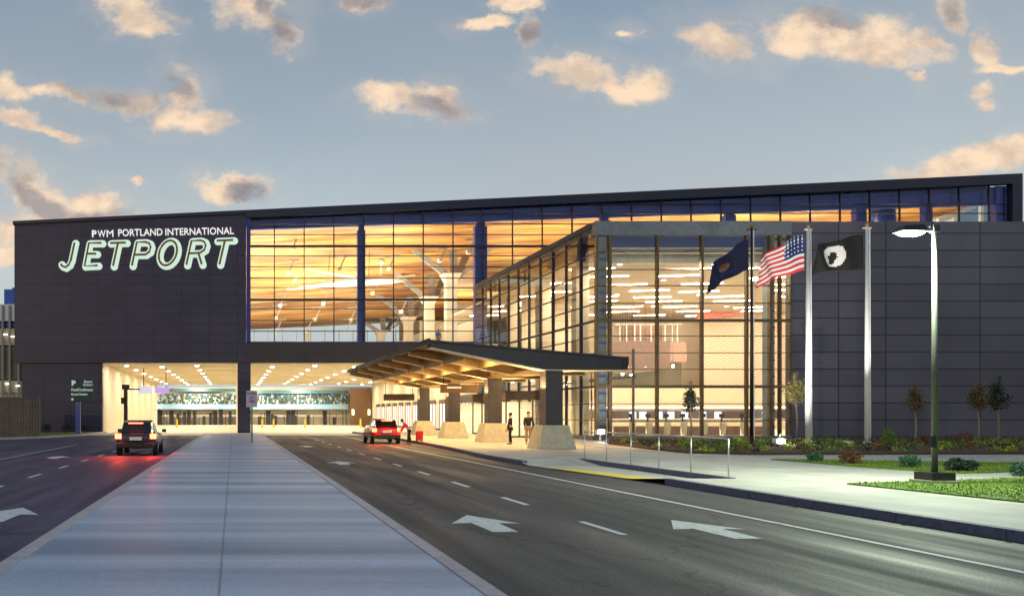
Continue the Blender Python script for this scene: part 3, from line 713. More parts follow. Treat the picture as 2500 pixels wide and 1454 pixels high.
for px, py in ((10, 815), (28, 820), (14, 935), (40, 940)): MB().box(PX(px, Y), PX(px+9, Y), Y-.3, Y-.1, PZ(py+3, Y), PZ(py, Y)).build('lamp', emis('deck_lamp', (1, .9, .6), 4), NB)

# ------------------------------------------------------------------ ROOFTOP SIGN LETTERS
SG = thing('letter_sign', P(360, 620, 80.6), 'halo lit gold letters JETPORT below smaller white lettering on the dark wall', 'sign')
def zp(zx, zy, Y): return P(120+zx*.192, 520+zy*.192, Y)
def arc(cx, cy, rx, ry, a0, a1, n, sl=0.):
    out = []
    for i in range(n+1):
        a = R(a0+(a1-a0)*i/n); x = cx+rx*math.cos(a); y = cy-ry*math.sin(a); out.append((x-(y-cy)*sl, y))
    return out
LET = [('letter_j', [[(322, 375), (275, 600), (250, 655), (205, 688), (165, 672), (148, 645)]]),
       ('letter_e', [[(665, 378), (505, 380), (450, 672), (615, 663)], [(480, 515), (598, 515)]]),
       ('letter_t', [[(775, 380), (975, 373)], [(875, 378), (812, 670)]]),
       ('letter_p', [[(1052, 665), (1115, 370), (1225, 366), (1275, 385), (1292, 430), (1275, 490), (1225, 525), (1085, 528)]]),
       ('letter_o', [arc(1510, 505, 112, 158, 0, 360, 24, .2)]),
       ('letter_r', [[(1745, 655), (1810, 352), (1925, 346), (1975, 365), (1992, 410), (1975, 465), (1920, 503), (1780, 512)], [(1898, 508), (1940, 650)]]),
       ('letter_t', [[(2130, 350), (2340, 341)], [(2235, 346), (2165, 650)]])]
def ribbon(b, pts, Y, r, depth):
    """fat stroke with round ends standing proud of the wall"""
    pts = [Vector((p[0], 0, p[1])) for p in pts]
    for p in pts:
        n = 14; vs = [(p.x+r*math.cos(2*math.pi*k/n), Y-.001*random.random(), p.z+r*math.sin(2*math.pi*k/n)) for k in range(n)]
        vs += [(v[0], Y+depth, v[2]) for v in vs]
        b.add(vs, [tuple(range(n)), ]+[(k, n+k, n+(k+1) % n, (k+1) % n) for k in range(n)])
    for p, q in zip(pts, pts[1:]):
        d = (q-p).normalized(); s_ = Vector((-d.z, 0, d.x))*r; y = Y-.002-.001*random.random()
        b.add([(a.x, y, a.z) for a in (p-s_, q-s_, q+s_, p+s_)], [(0, 1, 2, 3)])
for nm, st in LET:
    b = MB()
    for s_ in st:
        ribbon(b, [(zp(x+16, y+12, 80.85).x, zp(x+16, y+12, 80.85).z) for x, y in s_], 80.85, .34, .1)
    lo = b.build(nm, 'halo', SG)
    b = MB()
    for s_ in st: b.tube([zp(x, y, 80.3) for x, y in s_], .1, 8)
    b.build('gold_stroke', 'gold', lo)
ang = math.atan2(7, 345)
for wd, x0, x1, y1, h, bo in (('P', 225, 236, 579, 16.5, .02), ('W', 239, 258, 579, 16.5, 0), ('M', 261, 277, 578.5, 16.5, 0), ('PORTLAND', 289, 397, 577, 17, .006), ('INTERNATIONAL', 404, 571, 575, 17, .006)):
    c_ = P(x0, y1, 80.9); text_obj('lettering', wd, c_, (x1-x0)*80.9/F, h*80.9/F, 'signwhite', SG, ang, .1, bo)

# ------------------------------------------------------------------ ENTRANCE CANOPY
CN = thing('entrance_canopy', (15, 54, .15), 'dark flat entrance canopy with tapered girders on four columns over the pavement', 'canopy')
CY0 = 40.6
def ct(X): return 5.25-(X-9.2)*.088       # top of the canopy
x0, x1 = 9.2, 18.4; y0c, y1c = 40.25, 68.6
b = MB().add([(x0, y0c, ct(x0)), (x1, y0c, ct(x1)), (x1, y1c, ct(x1)), (x0, y1c, ct(x0)), (x0, y0c, ct(x0)-.1), (x1, y0c, ct(x1)-.1), (x1, y1c, ct(x1)-.1), (x0, y1c, ct(x0)-.1)],
             [(0, 1, 2, 3), (7, 6, 5, 4), (0, 4, 5, 1), (1, 5, 6, 2), (2, 6, 7, 3), (3, 7, 4, 0)])
b.build('roof', ['canopy'], CN)
MB().add([(x0+.05, y0c+.1, ct(x0)-.12), (x1-.05, y0c+.1, ct(x1)-.12), (x1-.05, y1c-.1, ct(x1)-.12), (x0+.05, y1c-.1, ct(x0)-.12)], [(3, 2, 1, 0)]).build('soffit', 'deck', CN)
for k in range(7):
    Y = CY0+4.55*k; near_ = k == 0
    h = MB(); m_ = ['canopy', 'girder'] if near_ else ['girder', 'girder']
    wv = .12 if not near_ else .3
    ya, yb = (y0c-.1, Y+.2) if near_ else (Y-wv, Y+wv)
    prof = [(x0, ct(x0)-.14), (x0, ct(x0)-.36), (14.5, 3.86), (15.5, 3.84), (x1, 3.84), (x1, ct(x1)-.13)]
    h.wallpoly(prof if False else [(p[0], p[1]) for p in prof], ya, yb, 0)
    go = h.build('girder', m_, CN)
    fl = MB()
    for (a, bb), (c_, d) in zip(prof[1:5], prof[2:5]):
        fl.add([(a, ya-.08 if not near_ else ya+.02, bb-.005), (c_, ya-.08 if not near_ else ya+.02, d-.005), (c_, yb+.08, d-.005), (a, yb+.08, bb-.005), (a, ya-.08 if not near_ else ya+.02, bb-.05), (c_, ya-.08 if not near_ else ya+.02, d-.05), (c_, yb+.08, d-.05), (a, yb+.08, bb-.05)], [(0, 1, 2, 3), (7, 6, 5, 4), (0, 4, 5, 1), (1, 5, 6, 2), (2, 6, 7, 3), (3, 7, 4, 0)])
    fl.build('flange', mat('flange_lit_pale', (.7, .6, .45), .5), go)  # bright light along the flange bottoms is painted as a paler colour
for X in (11.0, 12.9, 14.8, 16.7):
    for k in range(6):
        Ya, Yb = CY0+4.55*k+.25, CY0+4.55*(k+1)-.25
        zt = ct(X)-.13
        MB().box(X-.07, X+.07, Ya, Yb, min(zt-.34, 3.95+(15-X)*.1) if X < 15 else 3.9, zt).build('purlin', 'girder', CN)
b = MB(); b.box(x0-.1, x0-.002, y0c-.1, y1c+.1, ct(x0)-.2, ct(x0)+.05); b.box(x1+.002, x1+.1, y0c, y1c, 4.12, ct(x1)+.02)
b.build('edge_beam', 'canopy', CN)
MB().box(x1-.25, x1+.02, y0c-.14, y0c-.105, 3.95, 4.25).build('end_cap', 'dark', CN)
for k in range(4):
    Y = CY0+9.1*k
    cm = MB().box(15-.4, 15+.4, Y-.4, Y+.4, 1.25, 3.83).build('column', 'canopy_col', CN, bevel=.02)
    pl = MB(); pl.add([(15+sx*a, Y+sy*a, z) for z, a in ((.151, .86), (1.25, .6)) for sx, sy in ((-1, -1), (1, -1), (1, 1), (-1, 1))], [(0, 1, 5, 4), (1, 2, 6, 5), (2, 3, 7, 6), (3, 0, 4, 7), (4, 5, 6, 7), (3, 2, 1, 0)])
    pl.build('plinth', 'concrete_warm', CN, bevel=.015)
    if k > 0:
        for dx in (-.46, .46):
            MB().box(15+dx*.4-.06, 15+dx*.4+.06, Y+.41, Y+.5, 3.0, 3.15).build('uplight', 'lamp', cm)
    for dx in (-.75, .75):
        light('AREA', (15+dx, Y+.1, 2.95), 110, GOLDL, .25, rot=(R(180), 0, 0), name='canopy_uplight')
for k in range(6):
    Y = CY0+4.55*k+2.3
    for X in (11.9, 16.0):
        lt = thing('canopy_downlight', (X, Y, 4.7), 'small round warm downlight set in the underside of the entrance canopy', 'light', 'downlights in the entrance canopy')
        MB().tube([(X, Y, ct(X)-.14), (X, Y, ct(X)-.3)], .11, 12).build('can', 'dark', lt)
        MB().tube([(X, Y, ct(X)-.301), (X, Y, ct(X)-.31)], .085, 12).build('lens', 'lamp', lt)
        light('AREA', (X, Y, ct(X)-.33), 240, GOLDL, .2, name='canopy_down')

# ------------------------------------------------------------------ underpass downlights
n = 0
for i, X in enumerate((-10.5, -7.2, -3.6, 3.9, 8.0, 12.2, 16.4, 20.3)):
    for j in range(7):
        Y = 84.5+j*8.2+(i % 2)*2.2
        t = thing('soffit_downlight', (X, Y, 6.58), 'round bright downlight in the cream soffit of the underpass', 'light', 'rows of downlights under the bridge')
        MB().tube([(X, Y, 6.598), (X, Y, 6.53)], .26, 12).build('rim', 'white_paint', t)
        MB().tube([(X, Y, 6.528), (X, Y, 6.49)], .2, 12).build('lens', 'lamp', t)
        light('AREA', (X, Y, 6.48), 230, WARM2, .3, name='soffit_lamp')
# wall washers on far building
for X in (-14, -6, 3, 11):
    light('AREA', (X, 138.5, 6.3), 900, (1, .92, .75), 1.5, .3, rot=(R(30), 0, 0), name='facade_washer')

# upper hall uplighting (unseen boxes and lamps added to brighten the timber ceiling)
for X in (4, 11, 18):
    for Y in (88, 101, 114, 128):
        o = MB().box(X-2.2, X+2.2, Y-.35, Y+.35, 8.47, 9.2); o.build('hidden_uplight_box', 'white_paint', T)
        light('AREA', (X, Y, 9.3), 1800 if Y < 105 else 560, (1, .86, .58), 4, .6, rot=(R(180), 0, 0), name='hidden_uplight')
for X in (32, 41, 50, 59, 68):
    for Y in (86, 100, 120):
        o = MB().box(X-2.2, X+2.2, Y-.3, Y+.3, 13.61, 14.1); o.build('hidden_uplight_box', 'white_paint', T)
        light('AREA', (X, Y, 14.2), 1100, (1, .76, .42), 4, .5, rot=(R(180), 0, 0), name='hidden_uplight')

# ------------------------------------------------------------------ STREET LAMP
SL = thing('street_lamp', (16.05, 19.9, .15), 'tall street lamp with a lit flat head arm to the left standing on the lawn', 'street lamp')
MB().tube([(16.05, 19.9, .42), (16.05, 19.9, 5.95)], [.066, .05], 16).build('pole', mat('lamp_pole_paint', (.1, .11, .09), .4, .3), SL, smooth=True)
MB().box(15.78, 16.32, 19.63, 20.17, .24, .42).build('base_cover', 'dark', SL, bevel=.01)
MB().prism([(15.72, 19.57), (16.38, 19.57), (16.38, 20.23), (15.72, 20.23)], .16, .24).build('footing', 'concrete_warm', SL)
MB().box(15.88, 16.0, 19.78, 19.86, 1.0, 1.25).build('hatch', 'dark', SL)
MB().box(15.98, 16.12, 19.83, 19.97, 5.95, 6.12).box(15.65, 16.0, 19.86, 19.94, 5.98, 6.05).build('arm', 'dark', SL)
hd = MB().add([(15.2, 19.72, 5.97), (15.75, 19.7, 5.95), (15.75, 20.1, 5.95), (15.2, 20.08, 5.97), (15.28, 19.78, 6.09), (15.7, 19.75, 6.12), (15.7, 20.05, 6.12), (15.28, 20.02, 6.09)], [(3, 2, 1, 0), (4, 5, 6, 7), (0, 1, 5, 4), (1, 2, 6, 5), (2, 3, 7, 6), (3, 0, 4, 7)]).build('lamp_head', 'dark', SL)
MB().add([(15.24, 19.76, 5.962), (15.71, 19.74, 5.942), (15.71, 20.06, 5.942), (15.24, 20.04, 5.962), (15.3, 19.8, 5.9), (15.66, 19.78, 5.88), (15.66, 20.02, 5.88), (15.3, 20.0, 5.9)], [(0, 1, 2, 3), (7, 6, 5, 4), (0, 4, 5, 1), (1, 5, 6, 2), (2, 6, 7, 3), (3, 7, 4, 0)]).build('lens', emis('street_lens', (.85, 1, .85), 60), SL)
light('POINT', (15.65, 19.9, 5.6), 3200, (.86, 1, .76), .12, name='street_lamp_light')
SL.location.x += .17

# ------------------------------------------------------------------ FLAGPOLES AND FLAGS
def pole(px, base_py, top_py, Y, m_, lab, r=.11):
    X = PX(px, Y); zt = PZ(top_py, Y)
    t = thing('flagpole', (X, Y, .2), lab, 'flagpole')
    MB().tube([(X, Y, .2), (X, Y, zt*.45), (X, Y, zt)], [r*1.25, r, r*.6], 14).build('shaft', m_, t, smooth=True)
    MB().ball((X, Y, zt+.1), .1).build('finial', 'gold', t, smooth=True)
    MB().tube([(X, Y, .15), (X, Y, .42)], [r*2.4, r*1.5], 14).build('base_collar', m_, t)
    MB().tube([(X+r*1.3, Y-.05, .6), (X+r*.9, Y-.05, zt-.1)], .022, 5).build('halyard', 'white_paint', t)
    MB().box(X-.2, X+.2, Y-.04, Y+.04, zt-.12, zt-.06).build('truck', m_, t)
    return X, zt
FL = []
xa, za = pole(1835, 1097, 556, 40.5, 'dark', 'black flagpole flying the dark blue flag in front of the glazed hall', .07)
xb, zb = pole(1973, 1088, 556, 44, 'white_paint', 'white flagpole flying the striped flag at the corner of the dark block', .115)
xc, zc_ = pole(2117, 1093, 552, 43, 'white_paint', 'white flagpole flying the black flag in front of the dark block', .105)
def flag(X, Y, ztop, hoist, fly, drop, colour_fn, mats, lab, curl=.6):
    nx, nz = 40, 26; b = MB()
    def pt(i, j):
        u = i/nx; v = j/nz
        x = X-.1-u*fly*(1-.1*u); z = ztop-v*hoist*(1-.22*u)-drop*u**1.3+.05*math.sin(u*9+v*2)
        y = Y+.28*u*math.sin(u*11+v*2.2)+curl*u
        return (x, y, z)
    b.v = [pt(i, j) for j in range(nz+1) for i in range(nx+1)]
    for j in range(nz):
        for i in range(nx):
            a = j*(nx+1)+i; b.f.append((a, a+nx+1, a+nx+2, a+1)); b.mi.append(colour_fn((i+.5)/nx, (j+.5)/nz))
    o = b.build('flag', mats, None, smooth=True); setorigin(o, (X, Y, ztop)); so = o.modifiers.new('thickness', 'SOLIDIFY'); so.thickness = .006
    return tag(o, lab, 'flag')
red = mat('flag_red', (.55, .03, .04), .8, var=.05); wht = mat('flag_white', (.75, .73, .7), .8, var=.05); nav = mat('flag_navy', (.012, .025, .13), .8, var=.1)
blk = mat('flag_black', (.008, .008, .009), .8, var=.1); tan = mat('flag_tan', (.2, .14, .08), .8, var=.1); dk = mat('flag_deep_blue', (.015, .014, .06), .8, var=.15); grn = mat('flag_green', (.05, .1, .04), .8)
def usa(u, v):
    if u < .42 and v < 7/13:
        cu, cv = (u*26) % 2, (v*34) % 2
        return 1 if (abs(cu-1) < .45 and abs(cv-1) < .45) else 2
    return 0 if int(v*13) % 2 == 0 else 1
flag(xb-.1, 44, zb-.35, 1.85, 2.25, 1.15, usa, [red, wht, nav], 'red and white striped flag with a blue starred corner on the nearer white pole')
def pow_(u, v):
    dx, dy = (u-.56)/.21, (v-.5)/.36; r2 = dx*dx+dy*dy
    if r2 < 1:
        ex, ey = (u-.57)/.075, (v-.5)/.17
        if ex*ex+ey*ey < 1 and not (u > .6 and v < .45): return 0
        if .5 < v < .78 and abs(u-.53-(v-.5)*.25) < .05: return 0
        return 1
    return 0
flag(xc-.1, 43, zc_-.45, 1.75, 2.3, .45, pow_, [blk, wht], 'black flag with a white disc and dark head silhouette on the right white pole')
def state(u, v):
    dx, dy = (u-.55)/.17, (v-.5)/.24
    if dx*dx+dy*dy < .42: return 1 if (v > .5 or u < .5) else 2
    if abs(u-.55) < .27 and .7 < v < .8: return 3
    return 0
flag(xa-.06, 40.5, za-.55, 1.45, 1.55, 1.25, state, [dk, tan, mat('flag_dull_red', (.3, .06, .05), .8), nav], 'dark blue flag with a small tan and red crest on the black pole', .9)

# ------------------------------------------------------------------ SIGNS
X, Y = PX(190, 71), 71.0
t = thing('direction_sign', (X, Y, .12), 'green parking direction sign on a blue post in front of the dark wall', 'sign')
MB().box(X-.2, X+.2, Y, Y+.25, .12, 2.9).build('post', 'bluepost', t)
pnl = MB().box(PX(172, Y), PX(228, Y), Y-.12, Y-.02, PZ(980, Y), PZ(925, Y)).build('panel', 'greensign', t, bevel=.01)
def st(txt, x0, x1, y0, y1, bold=.02):
    text_obj('lettering', txt, P(x0, y1, Y-.125), (x1-x0)*Y/F, (y1-y0)*Y/F, 'signback', pnl, 0, .02, bold)
st('P', 175, 185, 928, 941, .06); st('Short', 205, 225, 928, 934); st('Parking', 203, 226, 936, 943)
st('Hotel/Conference', 174, 226, 947, 954); st('Rental Parking', 174, 214, 959, 966)
MB().box(PX(175, Y), PX(180, Y), Y-.15, Y-.125, PZ(977, Y), PZ(971.5, Y)).build('symbol', 'signback', pnl)
X, Y = PX(615, 48.7), 48.7
t = thing('notice_sign', (X, Y, .15), 'small pale rectangular notice sign on a teal post at the end of the median', 'sign')
MB().tube([(X, Y, .15), (X, Y, 2.25)], .05, 10).build('post', mat('teal_post', (.1, .25, .25), .4, .3), t)
pnl = MB().box(PX(601, Y), PX(628, Y), Y-.09, Y-.055, PZ(993, Y), PZ(953, Y)).build('panel', mat('pale_pink_face', (.55, .45, .55), .6, var=.04), t)
tx = mat('notice_text', (.12, .08, .2), .6)
for s_, a, b_, c_, d in (('NO STOPPING', 603, 626, 957, 963), ('ANY', 608, 621, 967, 973), ('TIME', 607, 622, 976, 982)):
    text_obj('lettering', s_, P(a, d, Y-.095), (b_-a)*Y/F, (d-c_)*Y/F, tx, pnl, 0, .01, .01)

# fence left
t = thing('timber_fence', (-16.5, 64, .12), 'brown vertical board fence at the left edge beside the left road', 'fence')
MB().box(-24, PX(92, 64), 64, 64.2, .12, PZ(972, 64)).build('boards', 'fence', t)
MB().box(-24, PX(93, 64)+.04, 63.95, 64.25, PZ(972, 64)+.002, PZ(972, 64)+.08).box(PX(92, 64)+.002, PX(92, 64)+.15, 63.95, 64.25, .12, PZ(972, 64)).build('frame', 'fence', t)

# handrail
HR = thing('handrail', (12.55, 26.6, .15), 'grey steel handrail with six posts beside the kerb ramp', 'railing')
ysr = [22, 23.8, 25.6, 27.4, 29.2, 31.0]
for y in ysr: MB().tube([(12.66, y, .15), (12.66, y, 1.13)], .018, 8).build('post', 'light_steel', HR, smooth=True)
MB().tube([(12.66, 22, 1.06), (12.66, 22.06, 1.12), (12.66, 22.2, 1.14), (12.66, 31.0, 1.14)], .021, 8).build('top_rail', 'light_steel', HR, smooth=True)
MB().tube([(12.66, 22, .62), (12.66, 31.0, .62)], .01, 8).build('middle_rail', 'light_steel', HR, smooth=True)

# ground floodlights
def flood(px, py, Y, lab, aim, power, lit=True):
    p = P(px, py, Y); X = p.x
    t = thing('floodlight', (X, Y, .26), lab, 'floodlight')
    MB().box(X-.26, X+.26, Y-.12, Y+.16, p.z-.17, p.z+.13).box(X-.05, X+.05, Y, Y+.08, .2, p.z-.15).build('housing', 'white_paint', t, bevel=.02)
    if lit:
        MB().ball((X, Y-.1, p.z), .17, 8, (1, .5, .8)).build('lens', 'floodlens', t)
        l = light('SPOT', (X, Y-.3, p.z+.25), power, (1, .96, .9), .1, spot=R(100), name='flood_lamp')
        l.rotation_euler = (Vector(aim)-l.location).to_track_quat('-Z', 'Y').to_euler()
flood(1903, 1076, 41.5, 'glaring white floodlight in the planting bed right of the black flagpole', (27, 46, 5), 2600)
flood(1466, 1053, 51, 'white ground floodlight at the corner of the glazed hall', (23.3, 54, 6), 700)
flood(2066, 1082, 41, 'unlit white box floodlight on the grass near the right flagpole', (30, 44, 5), 0, False)
l = light('SPOT', (29.2, 39.6, .6), 3800, (1, .95, .88), .1, spot=R(50), name='pole_lamp'); l.rotation_euler = (Vector((30.3, 43.6, 7))-l.location).to_track_quat('-Z', 'Y').to_euler()

# traffic signal pole and bollards in the underpass
Y = 84.0; X = PX(307, Y)
t = thing('signal_pole', (X, Y, 0), 'dark signal pole with a side arm left of the underpass road', 'pole')
MB().tube([(X, Y, 0), (X, Y, PZ(940, Y))], .2, 10).build('post', 'dark', t); MB().box(X-.35, X+.35, Y-.25, Y+.25, PZ(950, Y), PZ(938, Y)).build('signal_head', 'dark', t)
MB().tube([(X, Y, PZ(949, Y)), (PX(342, Y), Y, PZ(950, Y))], .07, 8).build('arm', 'dark', t)
MB().box(X-.45, X-.15, Y-.2, Y+.1, PZ(985, Y), PZ(970, Y)).build('side_box', 'dark', t)
t = thing('lit_sign', P(375, 950, 90), 'glowing purple and white overhead sign boxes in the underpass', 'sign')
MB().box(PX(338, 90), PX(372, 90), 90, 90.3, PZ(960, 90), PZ(943, 90)).build('sign_box', 'whitesign', t)
MB().box(PX(378, 90), PX(412, 90), 90, 90.3, PZ(958, 90), PZ(945, 90)).build('sign_box', 'purple', t)
MB().tube([(PX(350, 90), 90.15, PZ(943, 90)), (PX(350, 90), 90.15, 6.6)], .04, 6).tube([(PX(405, 90), 90.15, PZ(945, 90)), (PX(405, 90), 90.15, 6.6)], .04, 6).build('hanger', 'dark', t)
bo = thing('bollard', (0, 0, 0), 'yellow', 'bollard', 'yellow bollards in the underpass')
MB().tube([(0, 0, 0), (0, 0, 1.05)], .11, 10).ball((0, 0, 1.05), .11).build('post', 'yellow', bo)
names = ['yellow bollard left of the centre pier', 'yellow bollard just right of the centre pier', 'yellow bollard right of the centre pier, second one', 'yellow bollard nearest the red car', 'yellow bollard in the middle of the right underpass lane']
for i, px in enumerate((432, 640, 668, 880, 745)):
    o = bo if i == 0 else copy_tree(bo); o.location = (PX(px, 112), 112, .01); o['label'] = names[i]

# ------------------------------------------------------------------ TREES, SHRUBS
def leafmat(name, c): return mat(name, c, .6, var=.45, scale=5)
LM = {'dark': leafmat('leaves_dark', (.02, .03, .012)), 'gold': leafmat('leaves_gold', (.3, .26, .07)), 'rust': leafmat('leaves_rust', (.12, .09, .03)), 'green': leafmat('leaves_green', (.12, .2, .03)),
      'deep': leafmat('leaves_deep', (.018, .035, .018)), 'lime': leafmat('leaves_lime', (.32, .42, .02)), 'brown': leafmat('leaves_brown', (.16, .06, .03)), 'blue': leafmat('leaves_bluegreen', (.05, .13, .07))}
def leaf(b, p, s, mi=0):
    a = Vector((random.gauss(0, 1), random.gauss(0, 1), random.gauss(0, 1))).normalized(); c_ = a.cross(Vector((random.gauss(0, 1), random.gauss(0, 1), random.gauss(0, 1)))).normalized()
    a *= s; c_ *= s*.5
    b.add([p-a, p+c_, p+a, p-c_], [(0, 1, 2, 3)], mi)
def tree(px, base_y, top_y, crown_y, Y, wpx, lm, lab, nleaf=700, name='young_tree'):
    X = PX(px, Y); z0 = .26; zt = PZ(top_y, Y); zc = PZ(crown_y, Y); w_ = wpx*Y/F/2
    t = thing(name, (X, Y, z0), lab, 'tree', 'young trees planted in the bed')
    tr = MB(); top = Vector((X+random.uniform(-.1, .1), Y, zc+(zt-zc)*.75))
    tr.tube([(X, Y, z0-.1), (X+.05, Y, zc*.6), (X, Y, zc), top], [.06, .05, .035, .01], 8)
    brs = []
    for k in range(22):
        h = random.random()**1.2; zb_ = zc-.1+h*(zt-zc)*.65; a = random.uniform(0, 6.28); rr = w_*(1-.75*h)*random.uniform(.6, 1)
        e = Vector((X+math.cos(a)*rr, Y+math.sin(a)*rr, min(zt, zb_+rr*1.1+.15))); s_ = Vector((X, Y, zb_))
        tr.tube([s_, s_.lerp(e, .5)+Vector((0, 0, -.05)), e], [.018, .012, .005], 5); brs.append((s_, e))
    tr.build('trunk', 'trunk', t)
    cr = MB()
    for k in range(nleaf):
        s_, e = random.choice(brs); u = random.uniform(.3, 1.08); p = s_.lerp(e, u)+Vector((random.gauss(0, .12), random.gauss(0, .12), random.gauss(0, .14)))
        leaf(cr, p, random.uniform(.045, .09))
    for k in range(nleaf//6): leaf(cr, top+Vector((random.gauss(0, .06), random.gauss(0, .06), random.uniform(-.5, (zt-top.z)))), .05)
    cr.build('crown', LM[lm], t)
tree(1686, 1075, 930, 1005, 46, 34, 'dark', 'small dark-leaved young tree standing before the hall glass', 900)
tree(1944, 1080, 908, 990, 47, 58, 'gold', 'young tree with pale golden leaves beside the hall corner', 900)
tree(2234, 1085, 935, 1003, 44, 34, 'rust', 'slim young tree with rust brown leaves left of the street lamp', 700)
tree(2388, 1090, 933, 1000, 44, 46, 'rust', 'olive-brown young tree with its crown left of its darker neighbour', 900)
tree(2436, 1088, 918, 1000, 46, 46, 'deep', 'dark green young tree at the far right', 900)
def shrub(px, base_y, top_y, wpx, lm, lab, Y=None, nl=900, flat=False):
    Y = Y or F*1.58/(base_y-CY); X = PX(px, Y); w_ = wpx*Y/F/2; h = (base_y-top_y)*Y/F; z0 = .17
    t = thing('shrub', (X, Y, z0), lab, 'shrub', 'shrubs beside the pavement')
    b = MB(); st_ = MB(); n_st = 26
    tips = []
    for k in range(n_st):
        a = random.uniform(0, 6.28); r_ = w_*random.uniform(.2, .85); e = Vector((X+math.cos(a)*r_, Y+math.sin(a)*r_, z0+h*random.uniform(.5, .95)*(1-.4*(r_/w_)**2)))
        st_.tube([(X, Y, z0-.03), Vector((X, Y, z0)).lerp(e, .5)+Vector((0, 0, .04)), e], [.012, .008, .004], 5); tips.append(e)
    st_.build('stems', 'trunk', t)
    for k in range(nl):
        e = random.choice(tips); d = Vector((random.gauss(0, 1), random.gauss(0, 1), random.gauss(0, 1))).normalized()*random.random()**.4*w_*.36
        p = e+Vector((d.x, d.y, d.z*.8*h/w_*.6)); p.z = max(z0, p.z); leaf(b, p, random.uniform(.02, .045))
    for k in range(nl//2):
        a = random.uniform(0, 6.28); r_ = w_*random.random()**.5*.9; p = Vector((X+math.cos(a)*r_, Y+math.sin(a)*r_, z0+random.random()*h*.7)); leaf(b, p, .035)
    b.build('foliage', LM[lm], t)
shrub(1990, 1126, 1102, 36, 'blue', 'small round blue-green shrub at the tip of the lawn')
shrub(2077, 1131, 1100, 56, 'brown', 'wide dark brownish shrub on the lawn, second from the tip')
shrub(2222, 1141, 1108, 46, 'blue', 'blue-green shrub on the lawn left of the street lamp')
shrub(2345, 1149, 1118, 70, 'deep', 'wide dark green shrub on the lawn right of the street lamp', nl=1500)
shrub(2490, 1160, 1128, 44, 'blue', 'blue-green shrub cut by the right edge of the picture')
shrub(2170, 1104, 1054, 34, 'green', 'upright light green shrub in the bed behind the lawn', Y=41)
shrub(2258, 1100, 1068, 40, 'brown', 'russet twiggy shrub behind the street lamp pole', Y=42)
shrub(2355, 1098, 1063, 60, 'brown', 'wide russet twiggy shrub in the bed at right', Y=43)
shrub(2052, 1088, 1068, 26, 'lime', 'small lime shrub beside the white box light', Y=41)
shrub(115, 1052, 1030, 26, 'deep', 'low dark shrub at the foot of the dark wall beside the fence', Y=76)
shrub(165, 1052, 1032, 30, 'deep', 'low dark shrub behind the green sign post, left of it', Y=76)
shrub(208, 1052, 1032, 26, 'deep', 'low dark shrub right of the green sign post', Y=76)
# mixed low planting in the bed: nobody could count it
b = MB(); k = 0
lm_ = ['brown', 'green', 'lime', 'deep', 'rust']
clump = []
while k < 430:
    x = random.uniform(18.8, 52); y = random.uniform(34.4, 50)
    if x < 34 and random.random() < .0: continue
    if not inside(x, y, BED) : continue
    if x > 29 and y > 38 and random.random() < .35: continue
    k += 1
    w_ = random.uniform(.15, .42); h = random.uniform(.12, .42)*(.55 if y > 42 else 1); mi = random.choices(range(5), (5, 3, 3, 2, 2))[0]
    for q in range(70):
        p = Vector((x+random.gauss(0, w_*.5), y+random.gauss(0, w_*.5), .26+abs(random.gauss(0, h*.5)))); leaf(b, p, random.uniform(.03, .07), mi)
tag(b.build('undergrowth', [LM[q] for q in lm_]), 'mixed low green and russet ground cover filling the planting bed', 'ground cover', kind='stuff')

